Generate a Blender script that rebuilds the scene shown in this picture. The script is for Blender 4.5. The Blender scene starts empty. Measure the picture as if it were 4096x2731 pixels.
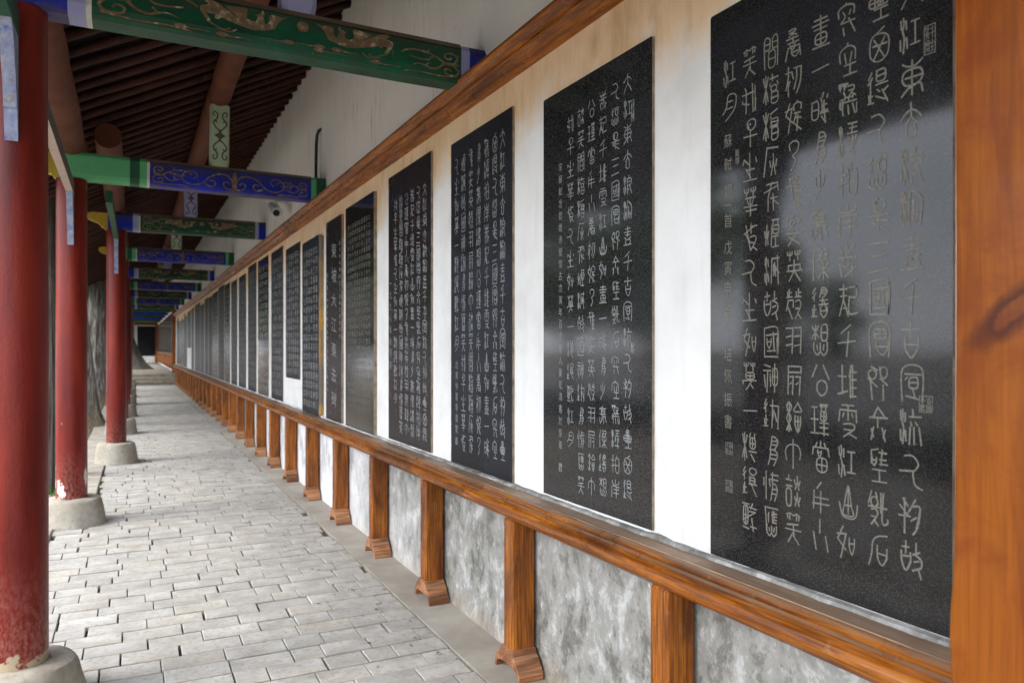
import bpy, math, random
import numpy as np
from mathutils import Vector, Matrix, noise

random.seed(7)
C = bpy.context.scene.collection
S = bpy.context.scene
R = math.radians

# ------------------------------------------------------------------ camera, sky, sun, exposure
EYE = 1.555
cam = bpy.data.cameras.new('camera'); camo = bpy.data.objects.new('camera', cam); C.objects.link(camo)
camo.location = (0, 0, EYE); camo.rotation_euler = (R(90), 0, R(-26.39))
cam.sensor_width = 36; cam.lens = 26.92; cam.shift_y = 0.0062
cam.clip_start = .05; cam.clip_end = 600
cam.dof.use_dof = True; cam.dof.focus_distance = 3.1; cam.dof.aperture_fstop = 3.6
S.camera = camo

SUN_ELEV, SUN_AZ = 48, 262      # direction the sunlight comes from (azimuth from +Y towards +X)
w = bpy.data.worlds.new('World'); S.world = w; w.use_nodes = True
wn = w.node_tree.nodes; wl = w.node_tree.links; wn.clear()
wo = wn.new('ShaderNodeOutputWorld'); bg = wn.new('ShaderNodeBackground'); sky = wn.new('ShaderNodeTexSky')
sky.sky_type = 'NISHITA'; sky.sun_disc = False
sky.sun_elevation = R(SUN_ELEV); sky.sun_rotation = R(SUN_AZ)
sky.air_density = 1.0; sky.dust_density = 2.5
tcw = wn.new('ShaderNodeTexCoord'); mpw = wn.new('ShaderNodeMapping'); mpw.inputs['Scale'].default_value = (1, 1, 2.2)
nw = wn.new('ShaderNodeTexNoise'); nw.inputs['Scale'].default_value = 2.2; nw.inputs['Detail'].default_value = 6
rw = wn.new('ShaderNodeValToRGB'); rw.color_ramp.elements[0].position = .30; rw.color_ramp.elements[1].position = .62
rw.color_ramp.elements[0].color = (.55, .55, .55, 1); rw.color_ramp.elements[1].color = (.95, .95, .95, 1)
mxw = wn.new('ShaderNodeMix'); mxw.data_type = 'RGBA'
mxw.inputs[7].default_value = (13.5, 14.2, 15.5, 1)      # bright thin overcast in front of the blue
wl.new(tcw.outputs['Generated'], mpw.inputs[0]); wl.new(mpw.outputs[0], nw.inputs['Vector'])
wl.new(nw.outputs['Fac'], rw.inputs[0]); wl.new(rw.outputs[0], mxw.inputs[0])
wl.new(sky.outputs[0], mxw.inputs[6]); wl.new(mxw.outputs[2], bg.inputs[0]); wl.new(bg.outputs[0], wo.inputs[0])
bg.inputs[1].default_value = .12
sl = bpy.data.lights.new('sun', 'SUN'); sl.energy = 1.1; sl.angle = R(24); sl.color = (1, .95, .87)
so = bpy.data.objects.new('sun', sl); C.objects.link(so)
sd = Vector((math.sin(R(SUN_AZ)) * math.cos(R(SUN_ELEV)), math.cos(R(SUN_AZ)) * math.cos(R(SUN_ELEV)), math.sin(R(SUN_ELEV))))
so.rotation_euler = sd.to_track_quat('Z', 'Y').to_euler()
S.view_settings.view_transform = 'Standard'; S.view_settings.look = 'None'
S.view_settings.exposure = 1.62; S.view_settings.gamma = 1; S.view_settings.use_curve_mapping = False
S.render.engine = 'CYCLES'
S.cycles.max_bounces = 8; S.cycles.diffuse_bounces = 5; S.cycles.glossy_bounces = 3
S.cycles.use_denoising = True

# ------------------------------------------------------------------ materials
class MT:
    def __init__(s, name):
        s.m = bpy.data.materials.new(name); s.m.use_nodes = True
        s.n = s.m.node_tree.nodes; s.l = s.m.node_tree.links
        s.b = s.n['Principled BSDF']; s._tc = None
    def co(s, scale=(1, 1, 1), rand=True, gen=False):
        if s._tc is None:
            s._tc = s.n.new('ShaderNodeTexCoord'); oi = s.n.new('ShaderNodeObjectInfo'); s.oi = oi
            mu = s.n.new('ShaderNodeMath'); mu.operation = 'MULTIPLY'; mu.inputs[1].default_value = 37
            s.l.new(oi.outputs['Random'], mu.inputs[0])
            ad = s.n.new('ShaderNodeVectorMath'); ad.operation = 'ADD'
            s.l.new(s._tc.outputs['Object'], ad.inputs[0]); s.l.new(mu.outputs[0], ad.inputs[1]); s._ad = ad
        mp = s.n.new('ShaderNodeMapping'); mp.inputs['Scale'].default_value = scale
        s.l.new(s._ad.outputs[0] if rand else s._tc.outputs['Object'], mp.inputs[0]); return mp.outputs[0]
    def noise(s, scale, detail=4, vec=None, rough=.55, dist=0):
        n = s.n.new('ShaderNodeTexNoise'); n.inputs['Scale'].default_value = scale
        n.inputs['Detail'].default_value = detail; n.inputs['Roughness'].default_value = rough
        n.inputs['Distortion'].default_value = dist
        s.l.new(vec if vec else s.co(), n.inputs['Vector']); return n.outputs['Fac']
    def vor(s, scale, vec=None, feat='F1'):
        n = s.n.new('ShaderNodeTexVoronoi'); n.inputs['Scale'].default_value = scale; n.feature = feat
        s.l.new(vec if vec else s.co(), n.inputs['Vector']); return n.outputs['Distance']
    def ramp(s, fac, stops):
        r = s.n.new('ShaderNodeValToRGB'); e = r.color_ramp.elements
        while len(e) > 1: e.remove(e[-1])
        for i, (p, c) in enumerate(stops):
            if not hasattr(c, '__len__'): c = (c, c, c)
            if i == 0: e[0].position = p; e[0].color = (*c, 1)
            else: x = e.new(p); x.color = (*c, 1)
        s.l.new(fac, r.inputs[0]); return r.outputs[0]
    def mix(s, fac, a, b, mode='MIX'):
        m = s.n.new('ShaderNodeMix'); m.data_type = 'RGBA'; m.blend_type = mode
        for i, v in ((0, fac), (6, a), (7, b)):
            if isinstance(v, (int, float)): m.inputs[i].default_value = v if i == 0 else (v, v, v, 1)
            elif isinstance(v, tuple): m.inputs[i].default_value = (*v, 1)
            else: s.l.new(v, m.inputs[i])
        return m.outputs[2]
    def math(s, op, a, b=None, clamp=False):
        m = s.n.new('ShaderNodeMath'); m.operation = op; m.use_clamp = clamp
        for i, v in ((0, a), (1, b)):
            if v is None: continue
            if isinstance(v, (int, float)): m.inputs[i].default_value = v
            else: s.l.new(v, m.inputs[i])
        return m.outputs[0]
    def axis(s, k):
        s.co(); x = s.n.new('ShaderNodeSeparateXYZ'); s.l.new(s._tc.outputs['Object'], x.inputs[0]); return x.outputs[k]
    def rnd(s): s.co(); return s.oi.outputs['Random']
    def out(s, col=None, rough=None, bump=None, bs=.3, bd=.01, spec=None, coat=None, ior=None, metal=None):
        for k, v in (('Base Color', col), ('Roughness', rough), ('Specular IOR Level', spec), ('Coat Weight', coat), ('IOR', ior), ('Metallic', metal)):
            if v is None: continue
            if isinstance(v, tuple): s.b.inputs[k].default_value = (*v, 1)
            elif isinstance(v, (int, float)): s.b.inputs[k].default_value = v
            else: s.l.new(v, s.b.inputs[k])
        if bump is not None:
            bp = s.n.new('ShaderNodeBump'); bp.inputs['Strength'].default_value = bs; bp.inputs['Distance'].default_value = bd
            s.l.new(bump, bp.inputs['Height']); s.l.new(bp.outputs[0], s.b.inputs['Normal'])
        return s.m
M = {}
def wood(name, ax, c1, c2, c3, rough=.34, k=1.0):
    t = MT(name); sc = [44, 44, 44]; sc[ax] = 2.0
    v = t.co(tuple(sc)); sc2 = [3.2, 3.2, 3.2]; sc2[ax] = .7; v2 = t.co(tuple(sc2)); sc3 = [130, 130, 130]; sc3[ax] = 5; v3 = t.co(tuple(sc3))
    g = t.noise(1, 5, v, .6, .6); b = t.noise(1, 4, v2, .6, 1.6); f = t.noise(1, 3, v3)
    col = t.ramp(g, [(.28, c1), (.5, c2), (.72, c3)])
    col = t.mix(t.ramp(b, [(.40, .0), (.50, .0), (.64, .8)]), col, tuple(x * .45 for x in c1))
    col = t.mix(t.ramp(f, [(.40, .6), (.56, 0)]), col, tuple(x * .4 for x in c1))
    # pale scuffs where the varnish is worn off
    sc = t.noise(9, 9, None, .72); wr = t.ramp(sc, [(.60, 0), (.70, .4 * k)])
    ge = t.n.new('ShaderNodeNewGeometry'); sx = t.n.new('ShaderNodeSeparateXYZ'); t.l.new(ge.outputs['Normal'], sx.inputs[0])
    dust = t.math('MULTIPLY', t.ramp(sx.outputs[2], [(.72, 0), (.96, .68)]), t.ramp(t.noise(9, 6), [(.3, .6), (.6, 1)]))
    col = t.mix(dust, col, (.36, .255, .17))
    col = t.mix(wr, col, (.50, .30, .15))
    ro = t.ramp(sc, [(.4, rough - .08), (.62, rough + .25)])
    M[name] = t.out(col, ro, t.mix(.5, g, f), .3, .004, spec=.32, coat=.06); t.b.inputs['Coat Roughness'].default_value = .22
OR1, OR2, OR3 = (.14, .032, .003), (.32, .092, .006), (.48, .165, .015)
wood('varnished_wood_along', 1, OR1, OR2, OR3)
wood('varnished_wood_upright', 2, OR1, OR2, OR3, k=.4)
wood('dusty_foot_wood', 0, (.22, .075, .03), (.40, .17, .07), (.52, .30, .17), .6, 1.6)
wood('worn_top_wood', 1, (.30, .16, .09), (.44, .27, .16), (.52, .34, .21), .5, 1.2)

# big pillar with knots
t = MT('pillar_wood'); v = t.co((22, 22, 1.1), False); v2 = t.co((1, 1, 1), False)
kn = t.n.new('ShaderNodeVectorMath'); kn.operation = 'DISTANCE'; t.l.new(t.co((1, 1, .6), False), kn.inputs[0]); kn.inputs[1].default_value = (1.55, .845, 1.555 * .6)
mpk = t.co((1, 1, 1), False)
g = t.noise(1.6, 8, v, .68, 1.2); b = t.noise(3.2, 8, v2, .66, 1.5)
col = t.ramp(g, [(.25, (.155, .034, .003)), (.5, (.275, .072, .004)), (.75, (.36, .105, .007))])
col = t.mix(t.ramp(b, [(.45, 0), (.60, .65)]), col, (.19, .036, .004))
# slanted knot
rot = t.n.new('ShaderNodeMapping'); rot.vector_type = 'TEXTURE'; rot.inputs['Location'].default_value = (1.55, .915, 1.625); rot.inputs['Rotation'].default_value = (R(-40), 0, 0); rot.inputs['Scale'].default_value = (1, .080, .030)
t.l.new(t._tc.outputs['Object'], rot.inputs[0]); ln = t.n.new('ShaderNodeVectorMath'); ln.operation = 'LENGTH'; t.l.new(rot.outputs[0], ln.inputs[0])
kd = t.math('ADD', ln.outputs['Value'], t.math('MULTIPLY', t.math('SUBTRACT', t.noise(22, 5, v2), .5), 1.1))
col = t.mix(t.ramp(kd, [(.55, .55), (.80, .95), (1.0, .25), (1.5 / 2, .3)]) if False else t.ramp(t.math('MULTIPLY', kd, .5), [(.20, .45), (.34, .97), (.48, .75), (.78, 0)]), col, (.07, .014, .004))
sp = t.vor(9, v2); col = t.mix(t.ramp(sp, [(.03, .8), (.06, 0)]), col, (.09, .03, .01))
M['pillar_wood'] = t.out(col, t.ramp(t.noise(6, 5, v2), [(.4, .38), (.65, .55)]), g, .15, .003, spec=.22)

# plaster
t = MT('white_plaster'); n1 = t.noise(2.2, 6, None, .62); n2 = t.noise(1, 6, t.co((14, 14, 1.6)), .6); n3 = t.noise(30, 5)
col = t.ramp(n1, [(.3, (.64, .63, .605)), (.5, (.74, .735, .72)), (.7, (.80, .80, .79))])
col = t.mix(t.ramp(n2, [(.55, 0), (.75, .28)]), col, (.50, .47, .42))
z = t.axis(2)
st = t.math('MULTIPLY', t.ramp(t.math('ADD', t.math('MULTIPLY', t.math('SUBTRACT', z, 2.25), 1.1), t.math('MULTIPLY', t.math('SUBTRACT', t.noise(2.6, 5), .5), .9)), [(.22, 0), (.48, .92)]),
            t.math('LESS_THAN', z, 2.94))
col = t.mix(st, col, t.ramp(t.noise(1, 6, t.co((7, 7, 2.2)), .66), [(.3, (.80, .60, .38)), (.55, (.70, .46, .25)), (.72, (.52, .30, .12))]))
col = t.mix(t.ramp(t.noise(9, 6, None, .7), [(.70, 0), (.76, .6)]), col, (.34, .32, .29))
M['white_plaster'] = t.out(col, .85, t.mix(.35, n3, t.noise(7, 4)), .25, .006)
# upper plaster - greyer lime wash
t = MT('grey_limewash'); n1 = t.noise(1.3, 6, t.co((1, 1, .5)), .6); n2 = t.noise(1, 6, t.co((11, 11, 1.3)), .6)
col = t.ramp(n1, [(.3, (.80, .77, .72)), (.5, (.87, .845, .80)), (.72, (.89, .87, .84))])
col = t.mix(t.ramp(n2, [(.55, 0), (.75, .22)]), col, (.36, .31, .27))
col = t.mix(t.ramp(t.noise(16, 6, t.co((1, 1, .6)), .75), [(.64, 0), (.70, .55)]), col, (.40, .36, .30))
col = t.mix(t.math('MULTIPLY', t.ramp(t.noise(1, 8, t.co((20, 20, 2.2)), .75), [(.56, 0), (.62, .6)]), t.ramp(t.noise(1.1, 5), [(.5, 0), (.62, 1)])), col, (.36, .31, .25))
M['grey_limewash'] = t.out(col, .88, t.mix(.3, t.noise(40, 5), t.noise(5, 4)), .22, .008)
# dado cement
t = MT('mottled_cement'); v = t.co((1, 1, .7)); n1 = t.noise(5.5, 14, v, .74, .3); n2 = t.noise(17, 12, v, .78, .2); n3 = t.noise(70, 6)
col = t.ramp(n1, [(.36, (.10, .094, .078)), (.45, (.165, .158, .138)), (.465, (.225, .217, .193)), (.55, (.28, .272, .25)), (.565, (.36, .353, .33)), (.68, (.52, .52, .51))])
col = t.mix(t.ramp(n2, [(.52, 0), (.58, .45)]), col, (.40, .395, .375))
col = t.mix(t.ramp(t.noise(8, 12, None, .76), [(.57, 0), (.62, .55)]), col, (.17, .165, .145))
col = t.mix(t.ramp(n2, [(.62, 0), (.65, .8)]), col, (.74, .74, .75))
col = t.mix(t.ramp(t.math('ADD', t.axis(2), t.math('MULTIPLY', t.noise(6, 7), .22)), [(.12, .55), (.24, 0)]), col, (.33, .27, .20))
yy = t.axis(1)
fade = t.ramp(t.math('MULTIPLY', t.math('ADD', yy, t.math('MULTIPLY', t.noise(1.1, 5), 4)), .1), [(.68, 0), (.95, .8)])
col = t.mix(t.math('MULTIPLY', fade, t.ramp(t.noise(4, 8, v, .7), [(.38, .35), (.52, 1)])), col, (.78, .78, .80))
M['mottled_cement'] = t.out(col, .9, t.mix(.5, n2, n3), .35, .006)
t = MT('cement_strip'); n1 = t.noise(2.5, 7, None, .65)
col = t.ramp(n1, [(.3, (.25, .22, .18)), (.6, (.36, .33, .285)), (.8, (.44, .41, .365))])
M['cement_strip'] = t.out(col, .92, t.noise(60, 4), .3, .004)
# granite slabs
def granite(name, rough, base, speck, tint=None, spec=.6):
    t = MT(name); v = t.co((1, 1, 1))
    n = t.n.new('ShaderNodeTexVoronoi'); n.inputs['Scale'].default_value = 520; t.l.new(t.co((1, .6, 1.15)), n.inputs['Vector'])
    hsv = t.n.new('ShaderNodeSeparateColor'); t.l.new(n.outputs['Color'], hsv.inputs[0])
    sp = t.math('MULTIPLY', t.ramp(hsv.outputs[0], [(.62, 0), (.95, 1)]), t.ramp(n.outputs['Distance'], [(.2, 1), (.5, 0)]))
    col = t.ramp(t.noise(3, 6, v, .6), [(.35, tuple(x * .75 for x in base)), (.65, tuple(x * 1.3 for x in base))])
    col = t.mix(sp, col, (speck, speck, speck * 1.05))
    col = t.mix(t.ramp(t.noise(1.7, 7, t.co((1, .5, 1)), .65), [(.52, 0), (.72, .5)]), col, tint or (.035, .037, .046))
    if tint is None:
        dust = t.ramp(t.math('ADD', t.axis(2), t.math('MULTIPLY', t.noise(5, 6), .35)), [(.0, 0), (.12, .0)])
    ro = t.ramp(t.noise(6, 6, v, .65), [(.3, rough), (.7, rough + .07)])
    M[name] = t.out(col, ro, None, spec=spec, ior=1.55)
granite('polished_granite', .045, (.012, .012, .012), .34, spec=.30)
granite('fine_granite', .06, (.012, .012, .012), .17, spec=.26)
granite('dull_granite', .34, (.013, .014, .018), .12, (.04, .048, .07), spec=.06)
granite('reddish_granite', .22, (.016, .013, .015), .08, (.045, .018, .022), spec=.12)
granite('mirror_granite', .07, (.014, .014, .014), .07, spec=.9)
t = MT('cut_stone_edge'); M['cut_stone_edge'] = t.out(t.ramp(t.noise(20, 5), [(.3, (.16, .12, .08)), (.7, (.36, .29, .20))]), .85)
t = MT('engraved_line'); M['engraved_line'] = t.out(t.ramp(t.noise(140, 4), [(.3, (.12, .113, .095)), (.6, (.20, .19, .162)), (.75, (.28, .27, .24))]), .95, spec=.1)
t = MT('engraved_pale'); M['engraved_pale'] = t.out(t.ramp(t.noise(60, 4), [(.3, (.18, .185, .185)), (.7, (.33, .34, .34))]), .95, spec=.1)
# bricks
t = MT('grey_brick'); v = t.co(); n1 = t.noise(5, 7, v, .65); n2 = t.noise(38, 6, v, .65); rd = t.rnd()
a = t.ramp(n1, [(.3, (.25, .240, .222)), (.5, (.362, .350, .328)), (.7, (.465, .452, .428))])
a = t.mix(t.ramp(rd, [(0, 0), (.65, .0), (1, .28)]), a, (.36, .315, .25))
a = t.mix(t.ramp(rd, [(.0, .35), (.2, .0)]), a, (.24, .245, .25))
a = t.mix(t.ramp(t.noise(1, 6, t.co((3, 3, 3), False), .7), [(.58, 0), (.68, .5)]), a, (.28, .225, .16))
a = t.mix(t.ramp(n2, [(.52, 0), (.62, .55)]), a, (.23, .205, .17))
a = t.mix(t.ramp(t.noise(1, 8, t.co((1.1, 1.6, 1), False), .7), [(.50, 0), (.60, .35)]), a, (.30, .26, .20))
M['grey_brick'] = t.out(a, .88, t.mix(.6, n2, n1), .45, .005)
t = MT('joint_dirt'); M['joint_dirt'] = t.out(t.ramp(t.noise(12, 6), [(.35, (.05, .036, .022)), (.65, (.13, .10, .068))]), .95, t.noise(60, 4), .5, .006)
t = MT('pedestal_stone'); n1 = t.noise(4, 8, None, .65); n2 = t.noise(26, 7, None, .7)
col = t.ramp(n1, [(.3, (.22, .19, .145)), (.55, (.35, .325, .275)), (.75, (.45, .43, .39))]); col = t.mix(t.ramp(n2, [(.35, .6), (.5, 0)]), col, (.22, .18, .13))
M['pedestal_stone'] = t.out(col, .92, t.mix(.6, n1, n2), .8, .012)
# red columns
for nm_, th_ in (('red_column_paint', .72), ('flaked_red_column_paint', .60)):
    t = MT(nm_); v = t.co(); n1 = t.noise(1, 6, t.co((6, 6, .8)), .6); n2 = t.noise(60, 6, t.co((1, 1, .5)), .7)
    col = t.ramp(n1, [(.3, (.07, .004, .002)), (.5, (.150, .010, .004)), (.72, (.235, .024, .012))])
    z = t.axis(2)
    low = t.ramp(t.math('ADD', z, t.math('MULTIPLY', t.noise(3, 5), .5)), [(.45, .7), (.95, 0)])
    col = t.mix(t.math('MULTIPLY', low, t.ramp(n2, [(.42, .0), (.66, 1)])), col, (.34, .17, .14))
    chip = t.math('MULTIPLY', t.ramp(t.noise(7, 7, t.co((1, 1, .35)), .62), [(th_, 0), (th_ + .015, 1)]), t.ramp(z, [(.9, 1), (1.4, .0)]))
    col = t.mix(chip, col, (.62, .57, .52))
    base = t.ramp(t.math('ADD', z, t.math('MULTIPLY', t.math('SUBTRACT', t.noise(9, 4), .5), .22)), [(.225, .9), (.231, 0)])
    col = t.mix(base, col, (.40, .33, .22))
    M[nm_] = t.out(col, t.ramp(n1, [(.3, .30), (.7, .46)]), t.mix(.35, t.noise(9, 8, t.co((1, 1, .45)), .6), n2), .55, .010, spec=.26)
# painted beams
def paint(name, c, c2, worn=(.20, .165, .125), wk=.6, rough=.5, beam=False):
    t = MT(name); n1 = t.noise(4, 7, None, .65); n2 = t.noise(1, 6, t.co((22, 22, 3)), .7)
    col = t.ramp(n1, [(.3, c), (.7, c2)])
    col = t.mix(t.ramp(n2, [(.60, 0), (.68, wk)]), col, worn)
    col = t.mix(t.ramp(t.noise(9, 7, t.co((1.5, 1, .6)), .7), [(.68, 0), (.72, .5)]), col, (.45, .47, .42))
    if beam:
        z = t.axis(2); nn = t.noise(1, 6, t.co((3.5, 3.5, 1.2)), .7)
        dust_shade = t.ramp(t.math('ADD', z, t.math('MULTIPLY', t.math('SUBTRACT', nn, .5), .16)), [(.095, 0), (.215, .78)])  # darkening painted into the upper face: dust plus shade, lower edge left vivid
        col = t.mix(dust_shade, col, (.035, .030, .020))
        lw_ = .25 if c[1] > c[2] else .75
        lo = t.ramp(t.math('ADD', z, t.math('MULTIPLY', t.math('SUBTRACT', t.noise(7, 6), .5), .12)), [(.0, lw_), (.018, .0)])
        col = t.mix(lo, col, worn)
        dr = t.math('MULTIPLY', t.ramp(t.noise(1, 7, t.co((60, 60, 5)), .7), [(.63, 0), (.68, .8)]), t.ramp(t.noise(3, 4), [(.5, 0), (.62, 1)]))
        col = t.mix(dr, col, (.30, .34, .29))
    M[name] = t.out(col, rough, t.noise(30, 6), .2, .003, spec=.3)
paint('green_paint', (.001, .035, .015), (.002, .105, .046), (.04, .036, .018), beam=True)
paint('light_green_paint', (.08, .36, .15), (.13, .46, .20), wk=.3)
paint('dark_green_paint', (.01, .07, .035), (.02, .10, .05), wk=.3)
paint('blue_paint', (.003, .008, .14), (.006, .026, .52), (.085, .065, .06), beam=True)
paint('lavender_paint', (.27, .28, .50), (.36, .37, .58), (.45, .45, .5), .3)
paint('pale_green_paint', (.36, .45, .31), (.44, .53, .38), (.3, .34, .25), .3)
paint('white_line_paint', (.50, .50, .44), (.62, .62, .56), wk=.3)
paint('dusty_beam_top', (.12, .085, .06), (.20, .15, .11), wk=.3, rough=.9)
paint('gold_yellow_paint', (.46, .30, .03), (.60, .42, .05), (.5, .4, .2), .4)
paint('brown_log_paint', (.085, .022, .009), (.155, .048, .022), (.17, .08, .05), .5, .7)
paint('dusty_rafter', (.023, .006, .003), (.066, .020, .010), (.13, .065, .045), .5, .75)
paint('ceiling_board', (.005, .002, .0015), (.010, .0035, .0025), (.018, .009, .007), .4, .95)
paint('pink_plank', (.50, .38, .33), (.60, .48, .43), (.3, .25, .2), .3, .8)
paint('grey_plank_side', (.10, .085, .07), (.17, .15, .13), wk=.3, rough=.9)
t = MT('worn_blue_bracket'); col = t.ramp(t.noise(26, 9, t.co((1, 1, .5)), .75), [(.36, (.04, .09, .50)), (.44, (.22, .26, .42)), (.6, (.36, .38, .47))])
col = t.mix(t.ramp(t.noise(25, 6), [(.62, 0), (.68, .8)]), col, (.25, .2, .14)); M['worn_blue_bracket'] = t.out(col, .7, t.noise(30, 5), .5, .006)
t = MT('gilt_line'); M['gilt_line'] = t.out(t.ramp(t.noise(30, 6), [(.3, (.10, .063, .030)), (.56, (.165, .112, .058)), (.68, (.42, .38, .26))]), .6, t.noise(60, 4), .3, .002)
t = MT('scroll_paint'); M['scroll_paint'] = t.out((.085, .075, .04), .7)
t = MT('bark'); v = t.co((24, 24, 1.3)); n1 = t.noise(1.6, 8, v, .65, .8); n2 = t.noise(2, 6, t.co((6, 6, 1.0)), .7)
col = t.ramp(n1, [(.36, (.045, .038, .03)), (.48, (.22, .20, .17)), (.60, (.50, .48, .45))])
col = t.mix(t.ramp(n2, [(.45, 0), (.6, .6)]), col, (.10, .08, .06))
col = t.mix(t.ramp(t.axis(2), [(.15, .6), (.7, 0)]), col, (.34, .24, .13))
M['bark'] = t.out(col, .95, t.mix(.4, n1, n2), 1.0, .05)
t = MT('dark_bark'); v = t.co((9, 9, 1.0)); n1 = t.noise(1.6, 8, v, .65, .8)
M['dark_bark'] = t.out(t.ramp(n1, [(.34, (.03, .025, .02)), (.65, (.13, .11, .09))]), .95, n1, 1.0, .05)
def leaf(name, a, b):
    t = MT(name); oi = t.rnd(); gi = t.n.new('ShaderNodeNewGeometry')
    col = t.ramp(gi.outputs['Random Per Island'], [(0, a), (1, b)])
    t.out(col, .55); tr = t.n.new('ShaderNodeBsdfTranslucent'); t.l.new(col, tr.inputs[0])
    ms = t.n.new('ShaderNodeMixShader'); ms.inputs[0].default_value = .35; o = t.n['Material Output']
    t.l.new(t.b.outputs[0], ms.inputs[1]); t.l.new(tr.outputs[0], ms.inputs[2]); t.l.new(ms.outputs[0], o.inputs[0]); M[name] = t.m
leaf('leaf_green', (.045, .11, .018), (.12, .22, .04)); leaf('leaf_dark', (.025, .06, .015), (.06, .12, .03))
t = MT('earth'); n1 = t.noise(.7, 8, None, .65)
M['earth'] = t.out(t.ramp(n1, [(.35, (.12, .10, .07)), (.55, (.22, .185, .14)), (.7, (.28, .25, .20))]), .95, t.noise(14, 7), .6, .03)
t = MT('courtyard_stone'); M['courtyard_stone'] = t.out(t.ramp(t.noise(.9, 8, None, .65), [(.35, (.15, .145, .13)), (.65, (.26, .25, .235))]), .85)
t = MT('white_plastic'); M['white_plastic'] = t.out((.72, .73, .72), .35)
t = MT('black_plastic'); M['black_plastic'] = t.out((.012, .012, .014), .4)
t = MT('step_stone'); n1 = t.noise(5, 7, None, .65); M['step_stone'] = t.out(t.ramp(n1, [(.3, (.20, .17, .13)), (.7, (.38, .34, .28))]), .92, n1, .5, .01)
t = MT('roof_tile'); M['roof_tile'] = t.out(t.ramp(t.noise(6, 5), [(.3, (.10, .10, .10)), (.7, (.2, .2, .19))]), .9)
t = MT('ochre_stain'); M['ochre_stain'] = t.out(t.ramp(t.noise(1.6, 6, t.co((1, 1, 1), False)), [(.44, (.16, .13, .10)), (.56, (.50, .27, .04))]), .9)

# ------------------------------------------------------------------ mesh helpers
class MB:
    def __init__(s): s.v = []; s.f = []
    def add(s, vs, fs):
        o = len(s.v); s.v += [tuple(p) for p in vs]; s.f += [tuple(i + o for i in f) for f in fs]; return s
    def box(s, x0, x1, y0, y1, z0, z1):
        return s.add([(x0,y0,z0),(x1,y0,z0),(x1,y1,z0),(x0,y1,z0),(x0,y0,z1),(x1,y0,z1),(x1,y1,z1),(x0,y1,z1)],
                     [(0,3,2,1),(4,5,6,7),(0,1,5,4),(1,2,6,5),(2,3,7,6),(3,0,4,7)])
    def bev(s, x0, x1, y0, y1, z0, z1, b):
        """box with chamfered vertical and top edges"""
        def ring(i, z): return [(x0+i+b,y0+i,z),(x1-i-b,y0+i,z),(x1-i,y0+i+b,z),(x1-i,y1-i-b,z),(x1-i-b,y1-i,z),(x0+i+b,y1-i,z),(x0+i,y1-i-b,z),(x0+i,y0+i+b,z)]
        vs = ring(0, z0) + ring(0, z1 - b) + ring(b * .8, z1); fs = []
        for r in range(2):
            for k in range(8): a = r*8+k; c = r*8+(k+1)%8; fs.append((a, c, c+8, a+8))
        fs.append(tuple(range(16, 24))); fs.append(tuple(reversed(range(8)))); return s.add(vs, fs)
    def prism(s, prof, a0, a1, axis='y'):
        """closed profile swept along an axis: y: (x,z)  x: (y,z)"""
        n = len(prof); f = (lambda p, a: (p[0], a, p[1])) if axis == 'y' else ((lambda p, a: (a, p[0], p[1])) if axis == 'x' else (lambda p, a: (p[0], p[1], a)))
        vs = [f(p, a0) for p in prof] + [f(p, a1) for p in prof]
        fs = [(k, (k+1) % n, (k+1) % n + n, k + n) for k in range(n)] + [tuple(reversed(range(n))), tuple(range(n, 2*n))]
        return s.add(vs, fs)
    def tube(s, pts, rad, n=16, jit=0, caps=True, seed=0):
        pts = [Vector(p) for p in pts]; rings = []
        if not hasattr(rad, '__len__'): rad = [rad] * len(pts)
        up0 = None
        for i, p in enumerate(pts):
            d = (pts[min(i+1, len(pts)-1)] - pts[max(i-1, 0)]).normalized()
            ref = Vector((0, 0, 1)) if abs(d.z) < .8 else Vector((0, 1, 0))
            u = d.cross(ref).normalized(); w_ = d.cross(u).normalized()
            if up0 is not None and u.dot(up0) < 0: u = -u; w_ = -w_
            up0 = u; ring = []
            for k in range(n):
                a = 2*math.pi*k/n; r = rad[i]
                if jit: r *= 1 + jit * (noise.noise(Vector((math.cos(a)*1.7+seed, math.sin(a)*1.7, i*.5))))
                ring.append(p + u * math.cos(a) * r + w_ * math.sin(a) * r)
            rings += ring
        fs = [(i*n+k, i*n+(k+1) % n, (i+1)*n+(k+1) % n, (i+1)*n+k) for i in range(len(pts)-1) for k in range(n)]
        if caps: fs += [tuple(reversed(range(n))), tuple(range((len(pts)-1)*n, len(pts)*n))]
        return s.add(rings, fs)
    def build(s, name, mat, parent=None, smooth=False, loc=None, angle=35):
        me = bpy.data.meshes.new(name); me.from_pydata(s.v, [], s.f); me.update()
        return link(name, me, mat, parent, smooth, loc)
def fixn(me):
    import bmesh
    b = bmesh.new(); b.from_mesh(me); bmesh.ops.recalc_face_normals(b, faces=b.faces); b.to_mesh(me); b.free()
def link(name, me, mat, parent=None, smooth=False, loc=None):
    if len(me.polygons) < 60000: fixn(me)
    if mat: me.materials.append(M[mat] if isinstance(mat, str) else mat)
    if smooth:
        me.polygons.foreach_set('use_smooth', [True] * len(me.polygons))
        try: me.set_sharp_from_angle(angle=R(38))
        except Exception: pass
    o = bpy.data.objects.new(name, me); C.objects.link(o)
    if parent: o.parent = parent
    if loc: o.location = loc
    return o
def share(name, me, parent, loc, rot=None):
    o = bpy.data.objects.new(name, me); C.objects.link(o); o.parent = parent; o.location = loc
    if rot: o.rotation_euler = rot
    return o
def thing(name, label, cat, loc=(0, 0, 0), group=None):
    o = bpy.data.objects.new(name, None); C.objects.link(o); o.location = loc; o['label'] = label; o['category'] = cat
    o.empty_display_size = .1
    if group: o['group'] = group
    return o
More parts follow.
